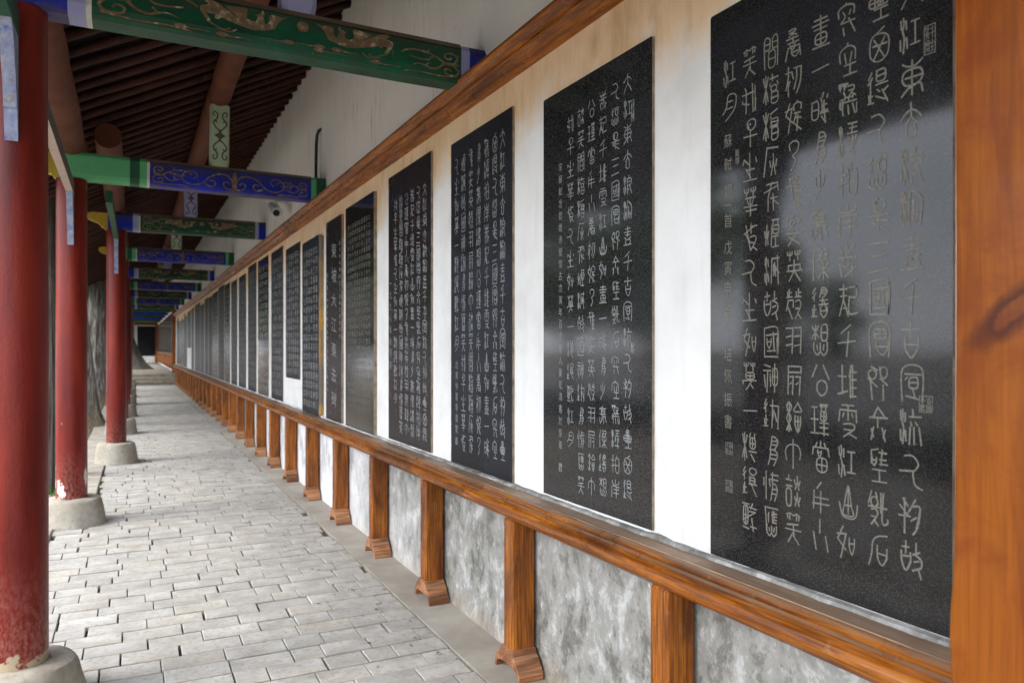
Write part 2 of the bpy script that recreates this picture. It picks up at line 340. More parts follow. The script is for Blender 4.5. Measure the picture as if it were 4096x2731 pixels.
def copy_tree(o, parent=None):
    c = o.copy(); C.objects.link(c); c.parent = parent
    for ch in list(o.children): copy_tree(ch, c)
    return c

def spline(pts, seg=5):
    pts = [np.array(p, float) for p in pts]
    if len(pts) < 3: return pts
    closed = np.allclose(pts[0], pts[-1]); out = []; n = len(pts)
    for i in range(n - 1):
        p1, p2 = pts[i], pts[i+1]
        p0 = pts[i-1] if i > 0 else (pts[-2] if closed else p1)
        p3 = pts[i+2] if i + 2 < n else (pts[1] if closed else p2)
        for k in range(seg):
            t_ = k / seg
            out.append(.5*((2*p1)+(-p0+p2)*t_+(2*p0-5*p1+4*p2-p3)*t_*t_+(-p0+3*p1-3*p2+p3)*t_**3))
    out.append(pts[-1]); return out
def ribbon(pts, w_, taper=0):
    """2D ribbon: returns verts (n,2), faces"""
    P = np.array(pts); d = np.gradient(P, axis=0); l = np.hypot(d[:, 0], d[:, 1]) + 1e-9
    nx = np.stack([-d[:, 1]/l, d[:, 0]/l], 1); n = len(P); ws = np.full(n, w_/2)
    if taper:
        tt = np.linspace(0, 1, n); ws = ws * (1 - taper * np.clip(tt * 1.0, 0, 1))
    e = d / l[:, None]; P = P.copy(); P[0] -= e[0]*w_*.35; P[-1] += e[-1]*w_*.35*(1-taper)
    V = np.empty((2*n, 2)); V[0::2] = P + nx*ws[:, None]; V[1::2] = P - nx*ws[:, None]
    F = [(2*i, 2*i+1, 2*i+3, 2*i+2) for i in range(n-1)]
    return V, F

# ------------------------------------------------------------------ setting: ground, path
YEND = 35.3
W_ = 1.72                      # wall face
def st(o, label=None): o['kind'] = 'structure'; return o

g = MB(); N = 60
xs = [-160 + 320*i/N for i in range(N+1)]; 
g.box(-220, -.62, -160, 260, -.5, -.16); g.box(-.62, 200, 36.0, 260, -.5, -.16); g.box(-.62, 200, -160, -6.2, -.5, -.16); g.box(2.2, 200, -6.2, 36.0, -.5, -.16)
st(g.build('ground', 'earth'))
cy = MB(); cy.box(-60, -7.5, -50, 75, -.3, -.10); st(cy.build('courtyard_paving', 'courtyard_stone'))

bed = MB(); bed.box(-.62, 1.477, -6, YEND, -.3, -.022)
path = st(bed.build('brick_path', 'joint_dirt'))
def path_left(y): return -.585 if y < 7.6 else (-.31 if y < 30 else -.30)
variants = []
def brick_mesh(L, Dp, sd):
    rr = random.Random(sd); b = MB(); i = .0028
    def ring(k, z): return [(-L/2+k+rr.uniform(0,.003), -Dp/2+k, z), (L/2-k, -Dp/2+k+rr.uniform(0,.003), z), (L/2-k-rr.uniform(0,.003), Dp/2-k, z), (-L/2+k, Dp/2-k-rr.uniform(0,.002), z)]
    # wavy long edges: 3 points per long side
    def ring6(k, z):
        a = rr.uniform(-.002, .002); c = rr.uniform(-.002, .002)
        return [(-L/2+k, -Dp/2+k, z), (0, -Dp/2+k+a, z), (L/2-k, -Dp/2+k, z), (L/2-k, Dp/2-k, z), (0, Dp/2-k+c, z), (-L/2+k, Dp/2-k, z)]
    vs = ring6(0, -.03) + ring6(0, -.0032) + ring6(i, 0)
    fs = [(r*6+k, r*6+(k+1) % 6, (r+1)*6+(k+1) % 6, (r+1)*6+k) for r in range(2) for k in range(6)] + [tuple(range(12, 18))]
    b.add(vs, fs); return b
LENS = [.290, .290, .291, .262, .235, .19, .145]
bm = {}
for L in LENS:
    for k in range(3):
        b = brick_mesh(L, .1555, hash((L, k)) & 0xff); me = bpy.data.meshes.new('brick'); me.from_pydata(b.v, [], b.f); fixn(me); me.materials.append(M['grey_brick']); bm.setdefault(L, []).append((me, b))
rows = []; y = -2.0; rb = random.Random(3)
while y < YEND - .05:
    rows.append(y); y += .1655 + rb.uniform(-.002, .002)
cand = []
for ri, y in enumerate(rows):
    x = path_left(y) + rb.choice([0, -.03, .02]) ; first = True; stag = rb.uniform(-.1, .1)
    while x < 1.470:
        L = rb.choice(LENS)
        if first: L = rb.choice([.145, .235, .290]); first = False
        if x + L > 1.47:
            L = 1.473 - x
            if L < .05: break
        cand.append((x, y, L)); x += L + rb.choice([.004, .005, .006, .008, .014])
front = sorted([c for c in cand if c[1] > 2.7], key=lambda c: c[1])
indiv = front[:300]; rest = front[300:] + [c for c in cand if c[1] <= 2.7]
def nearest(L): return min(bm, key=lambda k: abs(k - L))
for (x, y, L) in indiv:
    Lk = nearest(L); me = rb.choice(bm[Lk])[0]
    o = share('brick', me, path, (x + L/2, y, rb.uniform(-.004, .004)), (rb.uniform(-.009, .009), rb.uniform(-.007, .007), rb.uniform(-.010, .010)))
    o.scale = (L / Lk, 1, 1)
rm = MB()
for (x, y, L) in rest:
    Lk = nearest(L); b = rb.choice(bm[Lk])[1]; s_ = L / Lk; dz = rb.uniform(-.004, .004); tx = rb.uniform(-.01, .01)
    rm.add([(vx*s_ + x + L/2, vy + y, vz + dz + tx*vy) for vx, vy, vz in b.v], b.f)
o = rm.build('brick_paving', 'grey_brick', path); o['kind'] = 'stuff'
# dry leaf litter on the path near the strip: small curled leaves
lt = MB(); rl = random.Random(5)
for k in range(150):
    x = min(1.45, max(.1, rl.gauss(1.25, .25))); y = rl.uniform(3.3, 13) ; s_ = rl.uniform(.004, .011); a = rl.uniform(0, 6.28)
    c_, n_ = math.cos(a)*s_, math.sin(a)*s_
    lt.add([(x-c_*1.6, y-n_*1.6, .006), (x+n_, y-c_, .011), (x+c_*1.6, y+n_*1.6, .007), (x-n_, y+c_, .010)], [(0, 1, 2, 3)])
o = lt.build('leaf_litter', 'dusty_beam_top'); o['kind'] = 'stuff'; o['label'] = 'tiny dry brown leaf crumbs scattered on the brick path'
# cement strip between bricks and wall
cs = MB(); cs.box(1.484, 1.74, -6, YEND, -.3, .004); st(cs.build('cement_strip', 'cement_strip'))
# stone kerb, outer edge of the walk
kerb = st(MB().box(-1.0, -.62, -6, 7.7, -.4, -.03).box(-.619, -.32, 7.75, YEND, -.4, -.012).build('kerb_bed', 'joint_dirt'))
y = -6
while y < YEND:
    L = rb.uniform(.9, 1.4); y1 = min(y + L, YEND)
    if y < 7.7: y1 = min(y1, 7.7)
    x1 = -.595 if y < 7.6 else -.322; x0 = x1 - .34
    b = MB().bev(x0, x1 - rb.uniform(0, .012), y + .006, y1 - .006, -.2, .012 + rb.uniform(0, .01), .012); b.build('kerb_stone', 'pedestal_stone', kerb); y = y1

# steps at the far end
stp = thing('stone_steps', 'three worn stone steps climbing to the raised end of the corridor', 'steps', (0, YEND, 0))
for k in range(3):
    b = MB().bev(-1.4 if k == 2 else -1.1, 1.74, .36*k, .36*k + (.37 if k < 2 else 30), (-.3 if k==0 else .152*k+.001), .152*(k+1), .012)
    b.build('step', 'step_stone', stp)

# ------------------------------------------------------------------ the stele wall
wall = thing('stele_wall', 'long white wall with orange varnished rails and short posts, holding black stone slabs', 'wall')
UP = .456       # the far end stands this much higher
Y0, Y1, Y2 = -6, 36.6, 64
HS = EYE - .70  # sill height
HT = EYE + 1.35 # underside of upper moulding
RT = EYE + 3.35
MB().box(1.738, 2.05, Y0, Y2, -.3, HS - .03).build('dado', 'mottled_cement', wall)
# plaster (lower, behind slabs) with a slightly ragged foot
def plaster(y0, y1, dz, nm='plaster'):
    b = MB(); b.box(1.715, 2.05, y0, y1, HS - .028 + dz, HT + .03 + dz); return b.build(nm, 'white_plaster', wall)
plaster(Y0, Y1, 0); plaster(Y1, Y2, UP)
MB().box(1.745, 2.05, Y0, Y2, HT + .031, RT + 1).build('upper_wall', 'grey_limewash', wall)
# rail profiles (x,z); outer side is -x
def railprof(z0, dz=0):  # sill: flat top, bulged front with a groove
    p = [(1.75, z0), (1.622, z0), (1.610, z0-.003), (1.600, z0-.012), (1.604, z0-.022), (1.612, z0-.027), (1.597, z0-.031)]
    for k in range(9):
        a = math.pi * k / 8; p.append((1.612 - .030*math.sin(a) - .003, z0 - .034 - .078*(k/8)))
    p += [(1.625, z0-.118), (1.75, z0-.118)]
    return [(x, z + dz) for x, z in p]
def topprof(z0, dz=0):   # upper moulding, z0 = underside
    p = [(1.76, z0), (1.668, z0), (1.655, z0+.006), (1.648, z0+.030), (1.640, z0+.045), (1.628, z0+.050), (1.632, z0+.058)]
    for k in range(9):
        a = math.pi * k / 8; p.append((1.622 - .040*math.sin(a), z0 + .058 + .078*(k/8)))
    p += [(1.65, z0+.140), (1.76, z0+.142)]
    return [(x, z + dz) for x, z in p]
YP0, YP1 = .73, 1.035       # big pillar
def seg_rail(nm, prof, y0, y1, nseg=24, wob=.0005):
    b = MB(); n = len(prof); vs = []; fs = []
    for i in range(nseg+1):
        y = y0 + (y1-y0)*i/nseg; dx = noise.noise(Vector((y*.8, 3, 0)))*wob*2; dz = noise.noise(Vector((y*.9, 9, 1)))*wob*2
        vs += [(x+dx if x < 1.72 else x, y, z+dz) for x, z in prof]
    for i in range(nseg):
        for k in range(n): fs.append((i*n+k, i*n+(k+1) % n, (i+1)*n+(k+1) % n, (i+1)*n+k))
    fs += [tuple(reversed(range(n))), tuple(range(nseg*n, nseg*n+n))]
    b.add(vs, fs); return b.build(nm, 'varnished_wood_along', wall, True)
joints = [YP1 + .001, 6.9, 13.2, 19.5, 26, 32, Y1 - .08]
for a, b_ in zip(joints[:-1], joints[1:]):
    seg_rail('sill_rail', railprof(HS), a, b_ - .002); seg_rail('top_moulding', topprof(HT), a, b_ - .002)
    o = MB().box(1.626, 1.7135, a, b_ - .002, HS + .0005, HS + .003).build('sill_board', 'worn_top_wood', wall)
for a, b_ in ((Y0, YP0 - .002),): seg_rail('sill_rail', railprof(HS), a, b_); seg_rail('top_moulding', topprof(HT), a, b_)
for a, b_ in ((Y1 + .06, 50), (50.003, Y2)): seg_rail('sill_rail', railprof(HS, UP), a, b_, 20); seg_rail('top_moulding', topprof(HT, UP), a, b_, 20)
# mortar fillet along the slab feet
mf = MB(); n = 900; vs = []; fs = []
for i in range(n+1):
    y = YP1 + (36.3-YP1)*i/n; h = .017 + .016*abs(noise.noise(Vector((y*6, 0, 5)))) ; d = .004 + .022*abs(noise.noise(Vector((y*7, 7, 5))))
    vs += [(1.73, y, HS+.003), (1.704-d, y, HS+.0045), (1.703-d*.3, y, HS+h*.8), (1.73, y, HS+h+.006)]
fs = [(4*i+k, 4*i+k+1, 4*i+k+5, 4*i+k+4) for i in range(n) for k in range(3)]
mf.add(vs, fs).build('mortar_fillet', 'mottled_cement', wall)
# big pillar, slightly bulging edge
pb = MB(); n = 60; vs = []
for i in range(n+1):
    z = -.1 + (3.9)*i/n; e = .010*noise.noise(Vector((z*1.3, 2, 2))) + .012*math.exp(-((z-.95)/.12)**2)
    x0 = 1.553 + .004*noise.noise(Vector((z*2, 0, 0))); y1 = YP1 + e
    vs += [(1.9, YP0, z), (x0+.012, YP0, z), (x0, YP0+.012, z), (x0, y1-.016, z), (x0+.005, y1-.004, z), (x0+.018, y1, z), (1.9, y1, z)]
fs = [(i*7+k, i*7+(k+1) % 7, (i+1)*7+(k+1) % 7, (i+1)*7+k) for i in range(n) for k in range(7)]
pb.add(vs, fs).build('pillar', 'pillar_wood', wall, True)
MB().bev(1.56, 1.85, Y1-.075, Y1+.055, -.2, HT+.3+UP*.2, .01).build('pillar', 'varnished_wood_upright', wall)
# short posts with scroll feet
POSTW, POSTD = .098, .122
footprof = [(-.130, 0), (-.118, .0), (-.112, .022), (-.092, .040), (-.060, .048), (.060, .048), (.092, .040), (.112, .022), (.118, 0), (.130, 0), (.134, .030),
            (.126, .052), (.110, .062), (.104, .078), (.090, .092), (.076, .097), (.068, .112), (.056, .126), (-.056, .126), (-.068, .112), (-.076, .097), (-.090, .092), (-.104, .078), (-.110, .062), (-.126, .052), (-.134, .030)]
pm = MB().bev(0, POSTD, -POSTW/2, POSTW/2, .1255, HS - .117, .009)
post_me = bpy.data.meshes.new('post'); post_me.from_pydata(pm.v, [], pm.f); fixn(post_me); post_me.materials.append(M['varnished_wood_upright'])
# foot: non convex ngon caps -> build as strips
fm = MB(); top = footprof[10:][::1]
lower = [(-.130, 0), (-.118, 0), (-.112, .022), (-.092, .040), (-.060, .048), (0, .050), (.060, .048), (.092, .040), (.112, .022), (.118, 0), (.130, 0)]
upper = [(-.130, .010), (-.134, .030), (-.124, .054), (-.106, .066), (-.088, .090), (-.066, .100), (0, .126), (.066, .100), (.088, .090), (.106, .066), (.124, .054)]
import bisect
def interp(pr, x):
    for (x0, z0), (x1, z1) in zip(pr[:-1], pr[1:]):
        if x0 <= x <= x1: return z0 + (z1-z0)*(x-x0)/max(1e-6, x1-x0)
    return pr[-1][1]
ux = [-.134, -.131, -.124, -.118, -.112, -.104, -.096, -.088, -.078, -.070, -.062, -.056, 0, .056, .062, .070, .078, .088, .096, .104, .112, .118, .124, .131, .134]
uz = [.018, .036, .048, .056, .061, .068, .086, .093, .097, .102, .118, .126, .126]; uz = uz + uz[:-1][::-1]
lz = [.006, .001, .000, .000, .022, .032, .038, .042, .045, .047, .048, .049, .050]; lz = lz + lz[:-1][::-1]
n = len(ux); X0f, X1f = -.006, .118
vs = [(X0f, a, b) for a, b in zip(ux, uz)] + [(X0f, a, b) for a, b in zip(ux, lz)] + [(X1f, a, b) for a, b in zip(ux, uz)] + [(X1f, a, b) for a, b in zip(ux, lz)]
fs = []
for k in range(n-1):
    fs += [(k, k+1, n+k+1, n+k), (2*n+k, 3*n+k, 3*n+k+1, 2*n+k+1), (k, 2*n+k, 2*n+k+1, k+1), (n+k, n+k+1, 3*n+k+1, 3*n+k)]
fs += [(0, n, 3*n, 2*n), (n-1, 3*n-1, 4*n-1, 2*n-1)]
foot_me = bpy.data.meshes.new('foot'); foot_me.from_pydata(vs, [], fs); fixn(foot_me); foot_me.materials.append(M['dusty_foot_wood'])
ys = []; y = 3.29 - 1.175*3
while y < Y1 - .3: ys.append(y); y += 1.175
rp = random.Random(11)
for y in ys:
    o = share('post', post_me, wall, (1.604, y + rp.uniform(-.02, .02), .004), (0, 0, rp.uniform(-.01, .01)))
    share('foot', foot_me, o, (0, 0, 0), None)
y = Y1 + .5
while y < Y2 - 1:
    o = share('post', post_me, wall, (1.604, y, UP)); y += 1.175

# ------------------------------------------------------------------ seal-script glyphs, 100x100 boxes, y down
COMP = {
 'w': '300025303550288828 99,7000 6530 7560 7099,4500 5030 4060 5099,1010 1535,1055 0585,8810 8535,9060 9590',
}
CP = {   # components
 'w': ['45005020403555604599', '20052530', '15602090', '70107535', '75608590'],
 'k': ['100010504099609990509000', '10359035'],
 'o': ['500090209070509910701020 5000'.replace(' ', '')],
 'r': ['100090009099109910001000', '10509050'],
 't': ['500090159080509910801015 5000'.replace(' ', ''), '50005099', '10509050'],
 'x': ['50005099', '05053030504070309505', '05903065505070659590'],
 'e': ['50005095', '20358035', '05959595'],
 'h': ['10001060359550706595906090 00'.replace(' ', ''), '50007'.ljust(4, '0')[:4] + '5070', '30203555', '70206555'],
 'z': ['50005090', '20302585', '50458540', '05959595'],
 's': ['5000201550355000', '500080155035', '5035205550705035', '5035805550 70'.replace(' ', ''), '50705099', '45752095', '55758095'],
 'm': ['059905405015954095 99'.replace(' ', ''), '50005015'],
 'g': ['05000530303540000540'[:12] + '4000', '22002299', '60006030953595 00'.replace(' ', ''), '78007899'],
 'y': ['10108010704505 99'.replace(' ', ''), '20557550', '35709599'],
 'd': ['30008510906050 99'.replace(' ', ''), '300010500599', '30308535', '25608060'],
 'n': ['50005045209905 80'.replace(' ', ''), '05309530', '75308560509910 90'.replace(' ', '')],
 'p': ['70002040', '40304099'],
 'v': ['0599050040004035'.replace(' ', ''), '05154015', '05354035', '95999500600060 35'.replace(' ', ''), '60159515', '60359535'],
 'f': ['500050302599', '50307599', '15302560', '85307560'],
 'j': ['50005015', '10159015', '20359035'[:8], '20502599759980502050', '15358535'],
 'q': ['60003030', '70302055', '45504599', '70508050'],
 'l': ['200020408060509910 99'.replace(' ', ''), '800080408599'],
 'b': ['30001535', '25202599', '50005099', '25209020', '25459045', '25709070', '25958595'],
 'c': ['109010209020 9090'.replace(' ', ''), '50005099'],
 'i': ['50005099'], '-': ['05509550'], 'S': ['000040502599'],
}
def seg(s): s = s.replace(' ', ''); return [(int(s[i:i+2]), int(s[i+2:i+4])) for i in range(0, len(s) - 3, 4)]
CPP = {k: [seg(x) for x in v] for k, v in CP.items()}
CPP['h'] = [[(8,0),(8,60),(32,92),(50,68),(68,92),(92,60),(92,0)], [(50,5),(50,68)], [(28,20),(32,55)], [(72,20),(68,55)]]
CPP['g'] = [[(5,0),(7,30),(22,42),(38,30),(40,0)], [(22,0),(22,99)], [(60,0),(62,30),(78,42),(93,30),(95,0)], [(78,0),(78,99)]]
CPP['d'] = [[(30,0),(70,5),(92,40),(55,99)], [(30,0),(22,50),(5,99)], [(28,32),(84,30)], [(24,58),(80,58)]]
CPP['y'] = [[(10,8),(60,2),(85,20),(70,50),(10,99)], [(12,45),(70,48)], [(40,72),(60,80),(95,99)]]
CPP['l'] = [[(10,0),(15,35),(60,60),(30,99)], [(85,0),(80,50),(92,99)], [(10,55),(45,60)]]
CPP['q'] = [[(65,0),(20,38)], [(75,32),(10,70)], [(45,58),(45,99)]]
CPP['a'] = [[(10,0),(90,0)], [(50,0),(50,99)], [(10,0),(10,35)], [(90,0),(90,35)]]
CPP['u'] = [[(30,0),(10,30),(30,45)], [(70,0),(90,30),(70,45)]]
CPP['I'] = [[(10,3),(90,3)], [(50,3),(50,95)], [(5,95),(95,95)]]
CPP['N'] = [[(10,0),(10,99)], [(90,0),(90,99)]]
CPP['B'] = [[(0,20),(25,0),(50,20)], [(25,0),(25,60)], [(10,25),(10,55)], [(50,20),(75,0),(99,20)], [(75,0),(75,60)], [(90,25),(90,55)]]
G = {}
def defg(ch, spec):
    out = []
    for tok in spec.split():
        if tok[0].isdigit(): out.append([(float(x), float(y)) for x, y in seg(tok)])
        else:
            x0, y0, x1, y1 = [int(tok[i:i+2]) for i in (1, 3, 5, 7)]
            for p in CPP[tok[0]]: out.append([(x0 + (x1-x0)*a/99., y0 + (y1-y0)*b/99.) for a, b in p])
    G[ch] = out
D_ = '''
大 5000505030700599 505070709599 053010402525501875259040
江 w00004599 I50159285
東 50005099 22280850226850728068955080282228 20489048 080530155018701592059205 05983082507482709598
去 50005040 05452528502075289545 50402560 50407560 35603090509970906560
浪 w00003599 65006515 4518902085504555 45154899 48359035 50706580 70509599
淘 w00003599 42350520 500042304299 500095309099 I54306565 k54608092
盡 50005055 20128012 10308530 25458045 15603568 85606568 o20708599 05999599
千 70002025 60205099 05559550
古 50005045 10208820 k20458899
風 0899080592059299 20209020 20353030 r35307558 50586590 25827590
流 w00003599 60006020 45209520 50355545 70358045 48504599 65506599 85509599
人 20065505782570405850586866889598 00525848
物 20004020 05204048 25002599 00505050 70004040 5520902080756099 75505560 90307585
故 25002535 10184015 05300860258545584532 08454442 70007030 55358525 60329045906570755580 60558050 78759099
壘 t30006530 t00306060 t40309560 I20659599
西 75004015 4015103010805099908090304015 20508550 25307590 75302590
邊 q00003050 r40008530 40409540 45556065 95557565 70609599 z00553095 40758090
道 q00003545 h00558899 o48108550 60004010 75009010
是 o20008042 r38102533 05509550 50505092 20609070 15659599
三 10109010 20488045 05959090
國 0800920092999208 08000899 08999299 k22355568 20258520 65157080 85359090 25808078
周 0899080592059299 t22158545 k30559592
郎 o05104538 20004810 05354860 15402599 60006010 o60009535 60359555 75557599
赤 50003030 50008530 15309530 50305060 30602099 70608599 20653090 85657590
壁 20055000 20052045 k20254548 70006545 55109010 60308830 60459545 I20609599
亂 20000535 40005035 o15155045 05459045 y15505599 65006560 7500708595889575
石 90025008252520600599 4535487068928870 88709040 48589060
穿 m05008840 30254040 70256040 40452060 25609060 60509099 30753599
空 m05008855 32304060 68306060 I25659599
驚 g05004020 B50000520 y50109045 30254045 r10502575 a30458060 08609560 20702599 50705599 75708599 95709599
濤 w00003099 50009500 55159515 72006830 45309530 o45405565 k70409065 72708099 45859585
拍 20002099 00304030 00654055 70005520 r50209590
岸 50005020 1005152250288522 90058522 0599064520369538 30559052 25759072 60386099
捲 10003030 50005050 88006030 15209020 05409540 o30456570 15602599 75608099 95704099
起 25002550 05154515 10354035 25500599 25754575 25505099 55109010901090405540 554055909590
堆 20002090 00354035 00904580 b50009599
雪 20008000 50005045 10150550 90159550 10159015 30252535 70257535 y20559599
山 500030602590759065605000 35606060 055515853099709990859555 50005085
如 30000540 05404570 00254820 45252099 k60309080 
畫 50005050 15108510 05259525 15408540 t15558592 05999599
一 05529548
時 r05254575 70006515 55156530 95109020 z55259560 55659865 75608099 60757590
多 d35009048 d25459099
少 50005060 25203050 75206550 55601599
豪 50000520 10128812 k25184032 r28207540 10458845 30509060 10651090 50553070 60601599 55706099 75609590
傑 p00002599 y35006040 y65009540 x35459599
遙 q00003045 d40008830 45408840 60305560 40559055 65408575 z00553095 k45659095
想 x05004545 r55009045 h10559599
公 30000540 65009545 o28508899
瑾 05103510 20102095 02503850 00953995 g50009020 r52258550 50609560 72257299 50759075 48959895
當 30052020 70058020 50005018 10200545 10209020 90209545 k32285548 t25528899
年 50003020 15301088 50305099 20509050 05709570
小 50005045 15453099 80509599
喬 y20007522 10308030 50255048 20458545 k32506568 20600599 20609060 90609599 k35709092
初 20002030 05204020 40205045 20300575 20402099 30502065 55109512 951290607095 701570455580
嫁 30000540 05404570 00254820 40252099 m50009530 55409040 70405070 60559560 50709599 75507099
了 35303010600285157540505065656085 60854099
雄 20005000 00254825 25004570 b50009599
姿 10051530 50002530 40159515 90157530 60253045 50505075 05609560 20709099 70601599
英 g05008830 50305070 15458545 15451565 85458565 05659565 50652099 50658599
發 z05004025 z55009525 15350570 15354535 45354560 15604099 y55359599
羽 05054505 45054090 05354530 05654560 55059505 95059090 55359530 55659560
扇 15059005 15051599 15259025 90059025 25404540 45404099 25653560 60408540 85408099 60657560
綸 s00004599 75005025 75009925 55309530 k55459595 75457599
巾 107005402520752095409065 50005099
談 j00004599 f50009545 f50559599
笑 B10009035 15408035 05559555 50355575 50652099 50758599
間 v05009599 r32457895
檣 x00003599 60006025 45159515 48304540 88309540 o48408862 r50659599
櫓 x00003599 45109000 48254820 r48309550 45559555 r52629599
灰 25009505 25050599 f35259599
飛 20059005 85150530 55003050 30503099 45558855 60406599 60609580 90109530
煙 f00203588 50059505 60055525 85059025 50254595 r55259550 I52609599
滅 w00003599 50109510 50104595 85009099 f55258070 60309560
神 05054010 00254525 25252099 05401080 40354580 r55208870 70007099
遊 q00003045 60005599 45209520 65355580 70458575 z00553095 95259099
情 05250550 40254550 20002099 60006035 50109510 50259525 d48409599
應 15002590 15009500 p30154050 b50109050 h20609099
我 20053025 05308830 30153099 05600550 05604570 70007599 88109099 92559099
早 o25008840 50155020 50405099 05609560 r40153528
生 50005095 10200535 10204540 90209535 25555590 25608060 05979597
華 g05008835 50305099 15358535 25354060 75356060 05659565 20809080
髮 20055095 y55005535 15355070 50109510 80100535 y45459599 30505599
夢 g10009030 t20358560 05650575 05659565 70602599 60807590
樽 x00003599 55005015 85008515 t50159055 45659565 60758599
還 q00003045 o45009525 50304535 r48358555 45609560 z00553095 60609599
酹 t05104080 00054505 05904595 70005520 50159520 80305030 90300565 65557599 55859585
月 351250058510953080652099 351225500070 35307030 30557055
蘇 g10009025 25255040 t10409065 b55309590 10752599 35753099
'''
for ln_ in D_.strip().split('\n'):
    ch, sp_ = ln_[0], ln_[1:].strip()
    try: defg(ch, sp_)
    except Exception as e: print('glyph fail', ch, e)
POEM = '大江東去浪淘盡千古風流人物故壘西邊人道是三國周郎赤壁亂石穿空驚濤拍岸捲起千堆雪江山如畫一時多少豪傑遙想公瑾當年小喬初嫁了雄姿英發羽扇綸巾談笑間檣櫓灰飛煙滅故國神遊多情應笑我早生華髮人生如夢一樽還酹江月'

class Ink:      # flat engraved strokes on a slab face; u = along wall to the right of the reader (-Y), v = down
    def __init__(s): s.v = []; s.f = []
    def put(s, V, F, x):
        s.n = getattr(s, 'n', 0) + 1; x -= (s.n % 14) * 4e-5
        o = len(s.v); s.v += [(x, a, b) for a, b in V]; s.f += [tuple(i+o for i in f) for f in F]
    def glyph(s, strokes, yc, zc, w, h, lw, x, seg_=4, jit=0, rnd=None, skew=0):
        """yc,zc centre; wall seen from -X side: the reader's right is -Y"""
        rnd = rnd or random
        for st_ in strokes:
            if len(st_) < 2: continue
            pts = [((a/99. - .5), (b/99. - .5)) for a, b in st_]
            if jit: pts = [(a + rnd.uniform(-jit, jit), b + rnd.uniform(-jit, jit)) for a, b in pts] if not (st_[0] == st_[-1]) else pts
            if len(pts) == 1: continue
            P = [(yc - a*w, zc - b*h - a*w*skew) for a, b in spline(pts, seg_)]
            V, F = ribbon(P, lw * rnd.uniform(.85, 1.15)); s.put(V, F, x)
    def seal(s, y, z, w, h, lw, x, rnd):
        Q = [(y-w/2, z-h/2), (y+w/2, z-h/2), (y+w/2, z+h/2), (y-w/2, z+h/2), (y-w/2, z-h/2)]
        for a, b in zip(Q[:-1], Q[1:]): V, F = ribbon([a, b], lw); s.put(V, F, x)
        for i in range(2):
            for j in range(2):
                g_ = G[rnd.choice(list(POEM))]
                s.glyph(g_, y + (i-.5)*w*.46, z + (j-.5)*h*.46, w*.40, h*.40, lw*.8, x, 2)
    def build(s, name, mat, parent):
        me = bpy.data.meshes.new(name); me.from_pydata(s.v, [], s.f); me.update()
        me.materials.append(M[mat]); o = bpy.data.objects.new(name, me); C.objects.link(o); o.parent = parent; return o

_fc = {}
def font_glyph(ch):
    """triangulated outline of one character from the built-in interface font, unit box"""
    if ch in _fc: return _fc[ch]
    cu = bpy.data.curves.new('t', 'FONT'); cu.body = ch; cu.resolution_u = 2; cu.offset = -.004
    ob = bpy.data.objects.new('t', cu); C.objects.link(ob)
    dg = bpy.context.evaluated_depsgraph_get(); me = bpy.data.meshes.new_from_object(ob.evaluated_get(dg))
    V = [(v_.co.x, v_.co.y) for v_ in me.vertices]; F = [tuple(p.vertices) for p in me.polygons]
    bpy.data.objects.remove(ob); bpy.data.curves.remove(cu); bpy.data.meshes.remove(me)
    if V:
        a = np.array(V); mn, mx = a.min(0), a.max(0); c_ = (mn+mx)/2; s_ = max(mx[0]-mn[0], mx[1]-mn[1], .3) ; V = [tuple(p) for p in (a - c_)/s_]
    _fc[ch] = (V, F); return _fc[ch]
def put_font(ink, ch, yc, zc, w, h, x, skew=0):
    V, F = font_glyph(ch)
    ink.put([(yc - a*w, zc + b*h - a*w*skew) for a, b in V], F, x)

# slab tables: px = left edge px, right edge px in the survey of the photo -> y on the wall
F_, A_ = 3063., R(26.39)
def y_at(px, X=1.705):
    D = F_*X/(math.cos(A_)*(px-528.)); return (D - X*math.sin(A_))/math.cos(A_)
slabs = []   # (y_near, y_far, zbottom, ztop, thickness, mat, style, label)
def slab(pl, pr, zb, zt, th, mat, style, label, mx=None):
    slabs.append((y_at(pr, 1.715-th), y_at(pl, 1.715-th), EYE+zb, EYE+zt, th, mat, style, label))
slab(2842, 3812, -.676, 1.085, .010, 'polished_granite', 'one', 'polished black granite slab of large seal script, beside the thick timber pillar')
slab(2174, 2609, -.668, 1.140, .011, 'fine_granite', 'two', 'polished black slab of squared seal script, second from the thick timber pillar')
slab(1804, 2050, -.676, 1.207, .012, 'dull_granite', 'three', 'black slab crowded with tall slender seal script, third from the thick timber pillar')
slab(1554, 1724, -.668, 1.251, .014, 'reddish_granite', 'four', 'dark slab of six flowing script columns, left of the slender seal script slab')
slab(1382, 1495, -.680, 1.222, .026, 'mirror_granite', 'five', 'mirror-bright slab of tiny columns, reflecting grey daylight, right of the narrow title slab')
slab(1304, 1366, -.684, 1.21, .022, 'reddish_granite', 'title', 'narrow title slab with seven large bold characters in one column')
slab(1209, 1276, -.690, 1.14, .035, 'dull_granite', 'small', 'slab with an ochre stain down its right edge, left of the title slab')
slab(1143.5, 1199, -.364, 1.21, .008, 'dull_granite', 'small', 'short slab ending high above the rail with bare white plaster beneath')
slab(1085, 1131, -.690, 1.29, .008, 'dull_granite', 'small', 'tall slab with bluish streaks, left of the short slab')
slab(1031.6, 1073, -.690, 1.30, .008, 'mirror_granite', 'small', 'glossy slab with a cloudy pale reflection, second left of the short slab')
slab(992, 1024, -.690, 1.32, .008, 'dull_granite', 'small', 'dark slab third left of the short slab, its top close under the moulding')
slab(954.6, 983, -.690, 1.25, .008, 'dull_granite', 'small', 'dark slab fourth left of the short slab')
slab(924.5, 947.5, -.690, 1.25, .008, 'dull_granite', 'small', 'dark slab fifth left of the short slab')
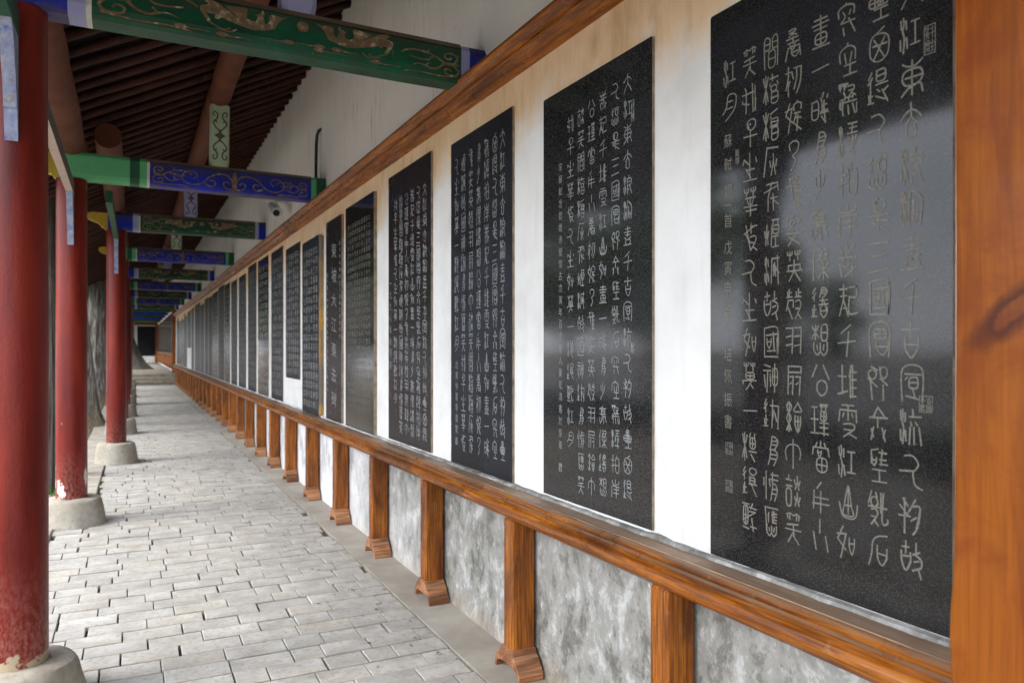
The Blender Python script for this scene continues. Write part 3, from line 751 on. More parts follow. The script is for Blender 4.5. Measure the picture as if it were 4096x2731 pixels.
far = [(898, 919, 1.28), (873, 896, 1.32), (850, 871, 1.27), (834, 848.5, 1.24), (818.5, 832, 1.27), (801, 816, 1.18), (779, 799.5, 1.28), (765.5, 775, 1.25)]
fl = ['dark slab seventh left of the short slab, near the ninth post', 'glossy narrow slab right of a pale plaster stripe far down the wall', 'dark reddish slab far down the wall, between two plaster stripes',
      'dull slab with worn red lettering far down the wall', 'dull grey slab far down the wall left of the red lettered one', 'far slab whose top stops short under a square of bare plaster',
      'far wide dull slab, two right of the white plaster patch above the rail', 'far narrow slab immediately right of the white plaster patch above the rail']
for (a, b, zt), lb in zip(far, fl): slab(a, b, -.69, zt, .007, random.choice(['dull_granite', 'reddish_granite', 'dull_granite']), 'small', lb)
slab(749, 763, .0, 1.22, .008, 'dull_granite', 'small', 'short far slab hanging above the small white plaster patch')
y = y_at(747); k = 0
fo = ['first', 'second', 'third', 'fourth', 'fifth', 'sixth', 'seventh', 'eighth', 'ninth', 'tenth', 'eleventh']
while y + .8 < Y1 - .3 and k < 11:
    zt = 1.05 + .2*random.random()
    slabs.append((y, y + .80, EYE-.69, EYE+zt, .007, random.choice(['dull_granite', 'reddish_granite']), 'tiny', 'dim distant slab, %s beyond the small white plaster patch' % fo[k])); y += .86; k += 1
y = Y1 + .9; k = 0
while y < Y2 - 1.4:
    slabs.append((y, y + .85, EYE-.69+UP, EYE+1.2+UP, .02, 'mirror_granite', 'tiny', None)); y += 1.02; k += 1

rg = random.Random(21)
def text_cols(ink, ym, yM, zb, zt, x, ncol, nrow, lw, jit=.0, skip=0, seg_=3, wf=.70, hf=.80, text=POEM, right_m=.10, left_m=.10, top_m=.05, bot_m=.05, skew=0):
    W = yM - ym; H = zt - zb; cw = W*(1-right_m-left_m)/ncol; ch_ = H*(1-top_m-bot_m)/nrow; i = skip
    for c_ in range(ncol):
        for r_ in range(nrow):
            if i >= len(text): return
            g_ = G.get(text[i]); i += 1
            yc = ym + W*right_m + cw*(c_+.5); zc = zt - H*top_m - ch_*(r_+.5)
            if g_: ink.glyph(g_, yc, zc, cw*wf, ch_*hf, lw, x, seg_, jit, rg, skew)
for i, (ya, yb, zb, zt, th, mat, style, label) in enumerate(slabs):
    yc = (ya+yb)/2
    xf = 1.715 - th
    if label is None:
        s_ = thing('stone_slab', 'dim slab on the raised stretch of wall beyond the steps', 'stone slab', (1.72, yc, (zb+zt)/2), 'slabs on the raised stretch of wall beyond the steps')
    else: s_ = thing('stone_slab', label, 'stone slab', (1.72, yc, (zb+zt)/2), 'inscribed black slabs set in the long white wall')
    O = Vector((1.72, yc, (zb+zt)/2)); dz = (zb+zt)/2
    hy, hz = (yb-ya)/2, (zt-zb)/2
    c_ = .03 if style in ('title', 'small') and i in (5, 6) else .006
    prof = [(-hy+c_*.3, -hz), (hy-c_*.3, -hz), (hy, -hz+c_*.3), (hy, hz-c_), (hy-c_*.6, hz-c_*.2), (hy-c_, hz), (-hy+c_, hz), (-hy+c_*.4, hz-c_*.3), (-hy, hz-c_)]
    pl = MB().prism(prof, -.005-th, 0, 'x').build('stone_plate', mat, s_)
    pl.data.materials.append(M['cut_stone_edge'])
    for p in pl.data.polygons:
        if p.normal.y < -.5 : p.material_index = 1
    x = -.005 - th - .0006
    ink = Ink(); mt_ = 'engraved_line'
    rel = lambda yy, zz: (yy - yc, zz - dz)
    a_, b_, e_, t_ = ya-yc, yb-yc, zb-dz, zt-dz
    if style == 'one':
        cols = [y_at(p) - yc for p in (3645, 3515, 3390, 3280, 3175, 3085, 3000, 2920)]
        for ci in range(8):
            for r_ in range(14):
                k = ci*14 + r_
                if k >= 100: break
                zc = (EYE + .876 - .1072*r_) - dz
                ink.glyph(G[POEM[k]], cols[ci] + rg.uniform(-.003, .003), zc + rg.uniform(-.003, .003), .062, .084, .0045, x, 6, .012, rg)
        sg = '蘇軾詞一首戊寅申年培佩振書'
        zs = [.66, .585, .50, .455, .405, .32, .255, .19, .12, -.02, -.09, -.165, -.235]
        for q, ch in enumerate(sg): put_font(ink, ch, cols[7] + .008, EYE + zs[q] - dz, .036, .044, x, .1)
        ink.seal(cols[7]+.003, EYE-.32-dz, .030, .036, .0018, x, rg); ink.seal(cols[7]+.003, EYE-.44-dz, .030, .036, .0018, x, rg)
        ink.seal(y_at(3720)-yc, EYE+.735-dz, .028, .068, .002, x, rg); ink.seal(y_at(3704)-yc, EYE-.135-dz, .034, .038, .002, x, rg)
        ink.seal(y_at(2950)-yc, EYE+.60-dz, .014, .045, .0014, x, rg)
    elif style == 'two':
        px = (2512, 2463, 2413, 2367, 2325, 2283); cols = [y_at(p) - yc for p in px]; n_ = [17, 17, 17, 17, 17, 15]; k = 0
        for ci in range(6):
            for r_ in range(n_[ci]):
                ztop = 1.015 - .009*ci; zc = EYE + ztop - r_*.0975 - dz
                ink.glyph(G[POEM[k]], cols[ci], zc, .056, .070, .0037, x, 1 if rg.random() < .3 else 3, .0, rg); k += 1
        for q, ch in enumerate('宋蘇軾念奴嬌赤壁懷古戊寅年百歲老人黃松濤書於京華'):
            put_font(ink, ch, y_at(2243)-yc, EYE+.80-q*.0535-dz, .030, .038, x, .1)
        mt_ = 'engraved_pale'
        ink.seal(y_at(2243)-yc, EYE-.36-1*.19+.02-dz, .026, .034, .002, x, rg); ink.seal(y_at(2532)-yc, EYE+.0-dz, .018, .035, .0018, x, rg); ink.seal(y_at(2532)-yc, EYE+.90-dz, .018, .08, .0018, x, rg)
    elif style == 'three':
        px = (2012, 1981, 1948, 1916, 1885, 1855, 1828); cols = [y_at(p) - yc for p in px]; k = 0; mt_ = 'engraved_pale'
        for ci in range(7):
            for r_ in range(15 if ci < 6 else 10):
                zc = EYE + 1.075 - .003*ci - r_*.1145 - dz
                ink.glyph(G[POEM[k]], cols[ci], zc, .060, .096, .0048, x, 4, 0, rg); k += 1
        for q, ch in enumerate('戊寅仲夏李書堂'): put_font(ink, ch, cols[6]-.0, EYE-.10-q*.062-dz, .038, .048, x, .1)
        ink.seal(cols[6], EYE-.545-dz, .030, .040, .002, x, rg)
    elif style == 'four':
        text_cols(ink, a_, b_, e_, t_, x, 6, 17, .0058, .05, 0, 4, .62, .82, right_m=.06, left_m=.12, top_m=.09, bot_m=.03, skew=.12)
        for q, ch in enumerate('一九九八年秋月書'): put_font(ink, ch, b_-.05, .18-q*.085, .045, .06, x, .1)
        mt_ = 'engraved_pale'
    elif style == 'five':
        text_cols(ink, a_, b_, e_, t_, x, 10, 26, .0035, 0, 0, 1, .68, .68, text=POEM*3, right_m=.1, left_m=.08, top_m=.08, bot_m=.08)
    elif style == 'title':
        for q, ch in enumerate('東坡大江東去碑'): 
            put_font(ink, ch, (a_+b_)/2 - .02, t_ - .30 - q*.232, .19, .135 if ch != '大' else .12, x, .12)
        text_cols(ink, a_, a_+.12, e_, t_, x, 1, 15, .004, 0, 10, 1, .5, .6, top_m=.12, bot_m=.4); text_cols(ink, b_-.12, b_, e_, t_, x, 1, 20, .004, 0, 40, 1, .5, .6, top_m=.25, bot_m=.1)
        mt_ = 'engraved_pale'
    elif style == 'small':
        text_cols(ink, a_, b_, e_, t_, x, 6, 17, .0085, 0, rg.randint(0, 2), 1, .55, .75, text=POEM*2, right_m=.06, left_m=.06, top_m=.05, bot_m=.03); mt_ = 'engraved_pale'
    else:
        text_cols(ink, a_, b_, e_, t_, x, 6, 15, .010, 0, rg.randint(0, 20), 1, .6, .75, text=POEM*2); 
    ink.build('inscription', mt_, s_)
    if i == 6:
        MB().box(-.0405, -.004, a_-.06, a_+.004, e_+.02, t_-.02).build('stained_edge', 'ochre_stain', s_)
# bare white patch under slab 8 is the wall itself

# ------------------------------------------------------------------ roof
ZB = EYE + 1.45        # beam underside
SL = .50               # roof slope
def roofz(x, up=0): return EYE + 2.53 + SL*(x - .74) + up      # underside of rafters
BY = [3.93 + 3.87*k for k in range(-2, 9)]
COLX = {0: -.45, 1: -.45, 2: -.452, 3: -.479, 4: -.19, 5: -.18, 6: -.16, 7: -.14, 8: -.13, 9: -.12, 10: -.11}
def BR(k): return [.005, .005, .005, .03, .135, .13, .135, .135, .14, .14, .14][k]      # the beams sit a little higher from the third one on
roof = thing('corridor_roof', 'lean-to timber roof of dark boards and brown rafters over the walk', 'roof')
XE = -1.22
def board(y0, y1, up, mat, nm, dz0, dz1):
    b = MB(); z0 = lambda x: roofz(x, up)
    b.prism([(XE-.02, z0(XE-.02)+dz0), (2.3, z0(2.3)+dz0), (2.3, z0(2.3)+dz1), (XE-.02, z0(XE-.02)+dz1)], y0, y1); return b.build(nm, mat, roof)
board(-6, 36.9, 0, 'ceiling_board', 'roof_boards', .076, .10); board(36.9, 64.5, UP, 'ceiling_board', 'roof_boards', .076, .10)
board(-6, 36.9, 0, 'roof_tile', 'roof_covering', .101, .22); board(36.9, 64.5, UP, 'roof_tile', 'roof_covering', .101, .22)
# rafters
rfm = []
for k in range(3):
    rr = random.Random(k); b = MB(); pts = []; rad = []
    for i in range(11):
        x = XE + (1.95-XE)*i/10; pts.append((x, rr.uniform(-.006, .006), roofz(x)+.034+rr.uniform(-.004, .003))); rad.append(.033 + rr.uniform(-.003, .003))
    b.tube(pts, rad, 7); me = bpy.data.meshes.new('rafter'); me.from_pydata(b.v, [], b.f); fixn(me); me.materials.append(M['dusty_rafter'])
    me.polygons.foreach_set('use_smooth', [True]*len(me.polygons)); rfm.append(me)
y = -.5; cnt = 0; rr = random.Random(8); FARR = MB()
while y < 36.7:
    share('rafter', rr.choice(rfm), roof, (0, y, rr.uniform(-.006, .004)), (0, 0, rr.uniform(-.012, .012))); y += .275 + rr.uniform(-.03, .03); cnt += 1
y = 37
rs = MB()
while y < 64:
    rs.prism([(XE, roofz(XE, UP)), (1.9, roofz(1.9, UP)), (1.9, roofz(1.9, UP)+.06), (XE, roofz(XE, UP)+.06)], y, y+.07); y += .25
o = rs.build('far_rafters', 'dusty_rafter', roof); o['kind'] = 'stuff'
# eave fascia
MB().prism([(XE-.05, roofz(XE)-.02), (XE-.02, roofz(XE)-.02), (XE-.02, roofz(XE)+.1), (XE-.05, roofz(XE)+.1)], -6, 36.8).build('eave_board', 'dusty_rafter', roof)
# purlins: one log per bay
def log(x0, x1, y0, y1, r, sd, dz=0):
    rr = random.Random(sd); n = 12; pts = []; rad = []
    for i in range(n+1):
        t_ = i/n; x = x0 + (x1-x0)*t_; y = y0 + (y1-y0)*t_
        pts.append((x + rr.uniform(-.004, .004), y, roofz(x) - r*1.06 - dz + rr.uniform(-.003, .003))); rad.append(r*(1+rr.uniform(-.03, .03)))
    return MB().tube(pts, rad, 18).build('purlin', 'brown_log_paint', roof, True)
for k in range(len(BY)-1):
    a, b_ = BY[k], BY[k+1]
    log(.74, .74, a - .06, b_ - .075, .102, k, .035)
    xa = COLX[k] if k != 3 else -.30
    if k == 3: xa = -.20
    log(xa, COLX[k+1] if k != 3 else -.20, a + .13, b_ + .10, .115, 50+k)
    # architrave plank between column heads
    gm = 'pink_plank' if k == 2 else ('dark_green_paint' if k % 2 else 'light_green_paint')
    x = COLX[k+1]; x_a = COLX[k] if k != 3 else -.19
    p = MB(); z0, z1 = EYE + 1.30, EYE + 1.41; h = .028
    za, zb_ = BR(k), BR(k+1)
    p.add([(x_a-h, a+.12, z0+za), (x_a+h, a+.12, z0+za), (x+h, b_-.12, z0+zb_), (x-h, b_-.12, z0+zb_), (x_a-h, a+.12, z1+za), (x_a+h, a+.12, z1+za), (x+h, b_-.12, z1+zb_), (x-h, b_-.12, z1+zb_)],
          [(0,3,2,1),(4,5,6,7),(0,1,5,4),(1,2,6,5),(2,3,7,6),(3,0,4,7)])
    o = p.build('architrave', gm, roof)
    if k == 2:
        o.data.materials.append(M['grey_plank_side'])
        for q in o.data.polygons:
            if abs(q.normal.z) < .5: q.material_index = 1

# ------------------------------------------------------------------ ornament shapes for the beams (u along beam, v up, metres)
def orn_curve(b, pts, w_, x0, z0, flipx=None, yf=0, taper=.5, seg_=6):
    P = [((flipx - p[0]) if flipx is not None else p[0], p[1]) for p in spline(pts, seg_)]
    V, F = ribbon(P, w_, taper); yf -= (len(b.v) % 29)*8e-5; b.add([(x0+u, yf, z0+v_) for u, v_ in V], F)
def orn_poly(b, pts, x0, z0, flipx=None, yf=0):
    P = [((flipx - p[0]) if flipx is not None else p[0], p[1]) for p in pts]
    c_ = np.mean(np.array(P), axis=0); n = len(P); yf -= .0028 + (len(b.v) % 17)*3e-5
    b.add([(x0+u, yf, z0+v_) for u, v_ in P] + [(x0+c_[0], yf, z0+c_[1])], [(k, (k+1) % n, n) for k in range(n)])
def blob(cx, cz, rx, rz, n=10): return [(cx+rx*math.cos(2*math.pi*k/n), cz+rz*math.sin(2*math.pi*k/n)) for k in range(n)]
PHX = [(560,460),(620,490),(700,492),(745,502),(762,530),(758,590),(800,640),(812,590),(822,545),(806,528),(830,478),(842,520),(905,565),(880,582),(893,635),(940,652),(985,640),(992,600),(978,530),(1005,515),(1080,540),(1210,575),(1150,615),(1060,668),(1110,652),(1180,612),(1280,570),(1370,560),(1405,590),(1360,618),(1440,660),(1452,700),(1430,748),(1390,722),(1300,712),(1200,732),(1060,748),(930,752),(830,722),(745,682),(700,655),(665,570),(620,512)]
def phoenix(b, x0, z0, yf, fl):
    P = []
    for u, v_ in PHX:
        a = (u-560)*.00045; c_ = -(v_ - .165*(u-560) - 630)*.00047
        P.append((x0 + (a if fl else .41-a), z0 + .062 + c_))
    n = len(P); o_ = len(b.v); b.add([(p[0], yf-.0035, p[1]) for p in P], [tuple(range(n))])
    for q0, q1 in (((.30, .02), (.36, .045)), ((.27, .012), (.33, .018))):
        orn_curve(b, [(q0[0]-.03, .03), q0, q1], .008, x0, z0-.01, None if fl else .41, yf, .3)
def cloud(b, x0, z0, yf, fl, s_=1):
    F = .2*s_ if fl else None
    orn_poly(b, blob(.035*s_, 0, .035*s_, .016*s_), x0, z0, F, yf); orn_curve(b, [(.06*s_, 0), (.10*s_, -.004*s_), (.15*s_, .0), (.2*s_, -.006*s_)], .011*s_, x0, z0, F, yf, .9)
def tangle(b, x0, z0, yf, fl, s_=1):
    F = .50*s_ if fl else None; q = lambda *p: [(u*s_, v_*s_) for u, v_ in p]
    c = lambda p, w_=.016, tp=.4: orn_curve(b, p, w_*s_, x0, z0, F, yf, tp)
    orn_poly(b, q((.01, .12), (.05, .130), (.12, .128), (.15, .115), (.12, .105), (.05, .105)), x0, z0, F, yf)
    c(q((.05, .13), (.03, .17), (.06, .20), (.11, .195), (.12, .165), (.09, .155), (.075, .17)))
    c(q((.05, .105), (.02, .07), (.05, .035), (.11, .04), (.12, .07), (.09, .08), (.075, .065)))
    c(q((.13, .125), (.18, .155), (.21, .15), (.24, .125), (.29, .12), (.36, .13))); c(q((.13, .11), (.17, .075), (.22, .062), (.25, .08), (.235, .10)))
    c(q((.25, .075), (.30, .085), (.35, .065)), .014, .9); c(q((.20, .16), (.24, .19), (.23, .205)), .012)
    c(q((.24, .18), (.32, .185), (.38, .175), (.42, .150)), .015, .3); c(q((.03, .035), (.12, .020), (.20, .018), (.30, .022), (.40, .012)), .013, .5)
def scroll(b, cx, cz, r, yf, fl, turns=1.3, x0=0, z0=0, w_=.012, up=1):
    P = []
    for k in range(18):
        t_ = k/17; a = t_*turns*2*math.pi; rr_ = r*(1-.72*t_); P.append((cx + (-1 if fl else 1)*rr_*math.cos(a), cz + up*rr_*math.sin(a)))
    V, F = ribbon(P, w_, .4); b.add([(x0+u, yf, z0+v_) for u, v_ in V], F)

def crossbeam(k):
    y = BY[k]; x0 = COLX[k] - .10; x1 = 1.80; green = (k % 2 == 0); L = x1-x0
    wear = ['nearest in view', 'second', 'third', 'fourth', 'fifth', 'sixth', 'seventh', 'eighth', 'ninth']
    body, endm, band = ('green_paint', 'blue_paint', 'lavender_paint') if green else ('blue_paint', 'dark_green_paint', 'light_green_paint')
    lb = {2: 'nearest painted crossbeam, green with brown phoenixes and scrolls', 3: 'blue crossbeam with curling scrolls and bright green ends, next behind the phoenix one',
          4: 'third crossbeam from the front, dark green with a small blue end at the wall', 5: 'fourth crossbeam from the front, plain worn blue',
          6: 'fifth crossbeam from the front, green with a flaked pale patch', 7: 'sixth crossbeam from the front, thin blue line in the dark', 8: 'seventh crossbeam from the front, dim green',
          9: 'eighth crossbeam from the front, dim blue', 10: 'ninth and farthest crossbeam, dark green above the steps'}.get(k, ['hindmost painted crossbeam, two bays behind the viewpoint', 'painted crossbeam overhead just behind the viewpoint'][k % 2])
    ro_ = BR(k)
    o = thing('crossbeam', lb, 'beam', (0, y, ZB + ro_), 'painted beams crossing the corridor')
    o.rotation_euler = (0, math.atan(.025/2.2) if k < 4 else 0, 0)
    h = .203 if k == 2 else .235; hw = .095
    def prof(g_=0):
        e = g_; return [(-hw+.035, -e), (hw-.035, -e), (hw-.012, .012-e), (hw+e, .045), (hw+e, h-.03), (hw-.02, h+e), (-hw+.02, h+e), (-hw-e, h-.03), (-hw-e, .045), (-hw+.012, .012-e)]
    def piece(nm, a, b_, mat, g_=0):
        q = MB(); pr = prof(g_); n = len(pr); ns = max(1, int((b_-a)/.2)); vs = []
        for i in range(ns+1):
            xx = a + (b_-a)*i/ns; vs += [(xx, p[0], p[1] + (.003*noise.noise(Vector((xx*2, k, 0))))) for p in pr]
        fs = [(i*n+j, i*n+(j+1) % n, (i+1)*n+(j+1) % n, (i+1)*n+j) for i in range(ns) for j in range(n)] + [tuple(reversed(range(n))), tuple(range(ns*n, ns*n+n))]
        q.add(vs, fs); return q.build(nm, mat, o, False)
    # end blocks, bands, white lines, body
    e0 = COLX[k] + (.30 if green else (.62 if k <= 3 else .26))
    w1 = 1.595
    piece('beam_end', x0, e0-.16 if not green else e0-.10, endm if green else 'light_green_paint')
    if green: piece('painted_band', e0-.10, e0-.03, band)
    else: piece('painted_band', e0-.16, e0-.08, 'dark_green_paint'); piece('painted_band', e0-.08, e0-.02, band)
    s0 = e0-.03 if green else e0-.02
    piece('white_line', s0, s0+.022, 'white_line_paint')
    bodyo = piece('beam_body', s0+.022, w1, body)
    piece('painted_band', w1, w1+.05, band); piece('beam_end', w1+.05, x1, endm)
    # dusty top strip
    MB().add([(s0, -hw+.019, h+.006), (w1, -hw+.019, h+.006), (w1, hw-.019, h+.006), (s0, hw-.019, h+.006), (s0, -hw-.0015, h-.024), (w1, -hw-.0015, h-.024)], [(0, 1, 2, 3), (4, 5, 1, 0)]).build('dust_layer', 'dusty_beam_top', o)
    # ornament on the face towards the camera
    b = MB(); yf = -hw-.003; L0 = s0+.05; L1 = w1-.02; mid = (L0+L1)/2
    if green:
        tangle(b, L0-.02, 0.0, yf, False); tangle(b, L1-.38, 0.0, yf, True, .8)
        phoenix(b, mid-.45, .045, yf, False); phoenix(b, mid+.09, .045, yf, True)
        orn_poly(b, blob(mid+.03, .15, .030, .030, 14), 0, 0, None, yf)
        for (cx, cz, f_) in ((mid-.50, .03, 0), (mid-.32, .025, 0), (mid-.12, .048, 1), (mid+.03, .055, 1), (mid+.13, .035, 0), (mid+.22, .055, 0), (mid+.42, .025, 0)): cloud(b, cx-.05, cz, yf, f_, .8)
        orn_curve(b, [(L0+.44, .15), (L0+.435, .12), (L0+.45, .09)], .018, 0, 0, None, yf, 0); orn_poly(b, blob(L0+.49, .115, .014, .014), 0, 0, None, yf)
        orn_curve(b, [(L1-.40, .15), (L1-.385, .12), (L1-.40, .09)], .018, 0, 0, None, yf, 0); orn_poly(b, blob(L1-.43, .125, .012, .012), 0, 0, None, yf)
    else:
        tangle(b, L0-.02, .01, yf, False, .82); tangle(b, L1-.38, .01, yf, True, .75)
        for sgn in (-1, 1):
            c_ = lambda p, w_=.013: orn_curve(b, [(mid + sgn*u, v_) for u, v_ in p], w_, 0, 0, None, yf, .3)
            c_([(.0, .03), (.02, .10), (.06, .155), (.14, .165), (.22, .13), (.28, .07), (.35, .045), (.43, .06), (.46, .11), (.42, .16), (.36, .165), (.33, .13), (.36, .10)])
            c_([(.02, .03), (.07, .035), (.10, .075), (.07, .10), (.045, .08)]); c_([(.26, .06), (.20, .04), (.17, .07), (.19, .10), (.22, .09)]); c_([(.46, .10), (.50, .125), (.56, .12)])
        orn_poly(b, [(mid-.02, .02), (mid+.02, .02), (mid+.025, .10), (mid+.015, .18), (mid, .20), (mid-.015, .18), (mid-.025, .10)], 0, 0, None, yf)
    go = b.build('gilt_ornament', 'gilt_line', o); go.scale = (1, 1, h/.235)
    # king post
    kx = .74; kt = roofz(kx) - ZB - ro_*.55 - .235; kb = h + .004
    q = MB(); n = 8; W2 = .086; c2 = .024
    def ringk(zz, s_): return [(kx-W2*s_+c2, -.075, zz), (kx+W2*s_-c2, -.075, zz), (kx+W2*s_, -.075+c2, zz), (kx+W2*s_, .075-c2, zz), (kx+W2*s_-c2, .075, zz), (kx-W2*s_+c2, .075, zz), (kx-W2*s_, .075-c2, zz), (kx-W2*s_, -.075+c2, zz)]
    vs = ringk(kb, .90) + ringk(kb+.05, 1) + ringk(kt-.05, 1.0) + ringk(kt, 1.0); fs = [(r_*8+j, r_*8+(j+1) % 8, (r_+1)*8+(j+1) % 8, (r_+1)*8+j) for r_ in range(3) for j in range(8)] + [tuple(range(24, 32))]
    kp = q.add(vs, fs).build('king_post', 'lavender_paint' if green else 'pale_green_paint', o)
    b = MB(); yf = -.0765; zc = (kb+kt)/2; H2 = (kt-kb)/2
    for sx in (-1, 1):
        for sz in (-1, 1):
            P = [(kx + sx*u, zc + sz*v_) for u, v_ in ((.010, .05), (.045, .085), (.058, .12), (.043, .145), (.030, .125))]
            V, F = ribbon(spline(P, 5), .015, .3); b.add([(u, yf, v_) for u, v_ in V], F)
            P = [(kx + sx*u, zc + sz*v_) for u, v_ in ((.054, .13), (.026, .165), (.024, .205), (.050, .225), (.062, .20), (.048, .185))]
            V, F = ribbon(spline(P, 5), .015, .3); b.add([(u, yf, v_) for u, v_ in V], F)
    orn_poly(b, [(kx, zc+.065), (kx+.018, zc+.022), (kx+.055, zc), (kx+.018, zc-.022), (kx, zc-.065), (kx-.018, zc-.022), (kx-.055, zc), (kx-.018, zc+.022)], 0, 0, None, yf)
    sc = b.build('scroll_ornament', 'scroll_paint', kp)
    # gold cloud-shaped beam head outside the column
    gx = [(0, 0), (-.03, .0), (-.045, .03), (-.07, .035), (-.08, .06), (-.10, .085), (-.13, .10), (-.16, .11), (-.19, .125), (-.215, .15), (-.225, .18), (-.21, .21), (-.16, .225), (0, .225)]
    MB().prism([(x0 + u*1.15, v_) for u, v_ in gx], -.05, .05).build('beam_head', 'gold_yellow_paint', o)
    return o
for k in range(len(BY)): crossbeam(k)
# far raised stretch beams (dim)
for k, y in enumerate([40.5, 44.4, 48.2, 52.1, 56]):
    o = thing('far_beam', ['dim dark beam just beyond the steps', 'second dim beam beyond the steps', 'third dim beam beyond the steps', 'fourth dim beam beyond the steps', 'last dim beam before the end wall'][k], 'beam', (0, y, ZB+UP*.6), 'dim beams over the raised end')
    MB().bev(-.35, 1.8, -.09, .09, 0, .2, .02).build('beam_body', 'blue_paint' if k % 2 else 'green_paint', o)

# ------------------------------------------------------------------ columns
def column(k):
    x, y = COLX[k], BY[k]; ph = [.207, .207, .207, .245, .29][min(k, 4)]
    lb = {2: 'nearest red column on a round stone base, with a bluish bracket hanging at its top', 3: 'second red column, flaked white down its left side, on a grey stone base',
          4: 'third red column from the front, set nearer the wall, on a round stone base'}.get(k, 'red column farther down the walk, hidden behind the third column' if k > 4 else 'red column behind the viewpoint')
    o = thing('red_column', lb, 'column', (x, y, 0), 'red columns along the open side')
    r = .121
    n = 28; b = MB(); vs = []; zs = [ph - .03 + (EYE + 1.455 + BR(k) - ph + .03)*i/40 for i in range(41)]
    for i, z in enumerate(zs):
        rr_ = r * (1 + .03*(1 - z/3)); 
        for j in range(n):
            a = 2*math.pi*j/n; q = rr_*(1 + .012*noise.noise(Vector((math.cos(a)*1.2+k*3, math.sin(a)*1.2, z*.9)))); vs.append((q*math.cos(a), q*math.sin(a), z))
    fs = [(i*n+j, i*n+(j+1) % n, (i+1)*n+(j+1) % n, (i+1)*n+j) for i in range(40) for j in range(n)] + [tuple(range(40*n, 41*n))]
    b.add(vs, fs).build('shaft', 'flaked_red_column_paint' if k == 3 else 'red_column_paint', o, True)
    b = MB(); pr = [(.0, ph-.012), (.14, ph-.010), (.205, ph-.012), (.225, ph-.022), (.236, ph-.045), (.248, ph-.10), (.262, .05), (.275, .0), (.28, -.15)]; n = 36; vs = []
    for i, (rr_, z) in enumerate(pr):
        for j in range(n):
            a = 2*math.pi*j/n; q = rr_*(1 + .035*noise.noise(Vector((math.cos(a)*1.5+k*5, math.sin(a)*1.5, z*4)))); vs.append((q*math.cos(a), q*math.sin(a), z + .008*noise.noise(Vector((math.cos(a)*2, math.sin(a)*2+k, rr_*9)))))
    fs = [(i*n+j, i*n+(j+1) % n, (i+1)*n+(j+1) % n, (i+1)*n+j) for i in range(len(pr)-1) for j in range(n)]
    b.add(vs, fs).build('pedestal', 'pedestal_stone', o, True)
    # bracket board under the architrave, towards the viewpoint
    bl = [(-r+.02, EYE+.80), (-r-.012, EYE+.795), (-r-.03, EYE+.86), (-r-.038, EYE+.92), (-r-.052, EYE+.925), (-r-.06, EYE+.97), (-r-.09, EYE+1.05), (-r-.12, EYE+1.09), (-r-.135, EYE+1.15), (-r-.19, EYE+1.22), (-r-.25, EYE+1.25), (-r-.30, EYE+1.298), (-r+.02, EYE+1.298)]
    bl = [(u, v_ + ((.07, .07, .07, .10)[k] if k < 4 else .20)) if v_ < EYE+1.29 else (u, v_ + BR(k) + .02) for u, v_ in bl]
    n = len(bl); b = MB(); hw = .024; vs = [(-hw, u, v_) for u, v_ in bl] + [(hw, u, v_) for u, v_ in bl]
    c0 = len(vs); vs += [(-hw, -r-.02, EYE+1.15), (hw, -r-.02, EYE+1.15)]
    # fan triangulate from the column side
    fs = [(j, (j+1) % n, n+(j+1) % n, n+j) for j in range(n)]
    fs += [(j, j+1, n-1) for j in range(0, n-2)] + [(n+j+1, n+j, 2*n-1) for j in range(0, n-2)]
    b.add(vs[:2*n], fs).build('bracket', 'worn_blue_bracket', o)
for k in range(len(BY)): column(k)

# ------------------------------------------------------------------ small things on the wall
cctv = thing('security_camera', 'white bullet security camera fixed to the wall below the blue beam', 'camera', (1.74, 9.75, EYE+1.70)); cctv.scale = (1.35, 1.35, 1.35)
MB().tube([(0, .05, .075), (-.10, .05, .075), (-.125, .03, .05), (-.125, .02, .03)], .016, 10).build('mount', 'white_plastic', cctv, True)
MB().tube([(-.125, .10, 0), (-.125, .095, 0), (-.125, -.105, 0), (-.125, -.11, 0)], [.030, .042, .044, .038], 20).build('housing', 'white_plastic', cctv, True)
MB().tube([(-.125, -.1105, 0), (-.125, -.114, 0)], .030, 16).build('lens_window', 'black_plastic', cctv)
hv = [(.056*math.cos(a), .056*math.sin(a)) for a in [R(-25 + 230*q/14) for q in range(15)]]; hb = MB()
hb.add([(-.125+u, -.15, w_) for u, w_ in hv] + [(-.125+u, .08, w_) for u, w_ in hv] + [(-.125+u*.92, -.15, w_*.92) for u, w_ in hv] + [(-.125+u*.92, .08, w_*.92) for u, w_ in hv],
       [(q, q+1, q+16, q+15) for q in range(14)] + [(q+30, q+45, q+46, q+31) for q in range(14)] + [(q, q+30, q+31, q+1) for q in range(14)] + [(q+15, q+16, q+46, q+45) for q in range(14)])
hb.build('hood', 'white_plastic', cctv)
for o in cctv.children: o.rotation_euler = (R(24), 0, 0)
con = MB().tube([(1.70, 7.98, ZB+.25), (1.70, 7.98, ZB+.35), (1.705, 7.98, ZB+.65), (1.71, 7.965, ZB+.74), (1.72, 7.94, ZB+.78), (1.75, 7.93, ZB+.80)], .016, 8).build('conduit', 'black_plastic', None, True)
con['label'] = 'black bent cable conduit rising from the blue beam up the wall'; con['category'] = 'conduit'
b2 = MB().box(1.66, 1.72, 7.93, 8.03, ZB+.241, ZB+.275).build('clip', 'black_plastic', con)
lb_ = MB().bev(1.70, 1.744, 16.6, 16.75, EYE+1.50, EYE+1.60, .01).build('junction_box', 'grey_limewash'); lb_['label'] = 'small grey box on the wall just above the moulding far along'; lb_['category'] = 'box'

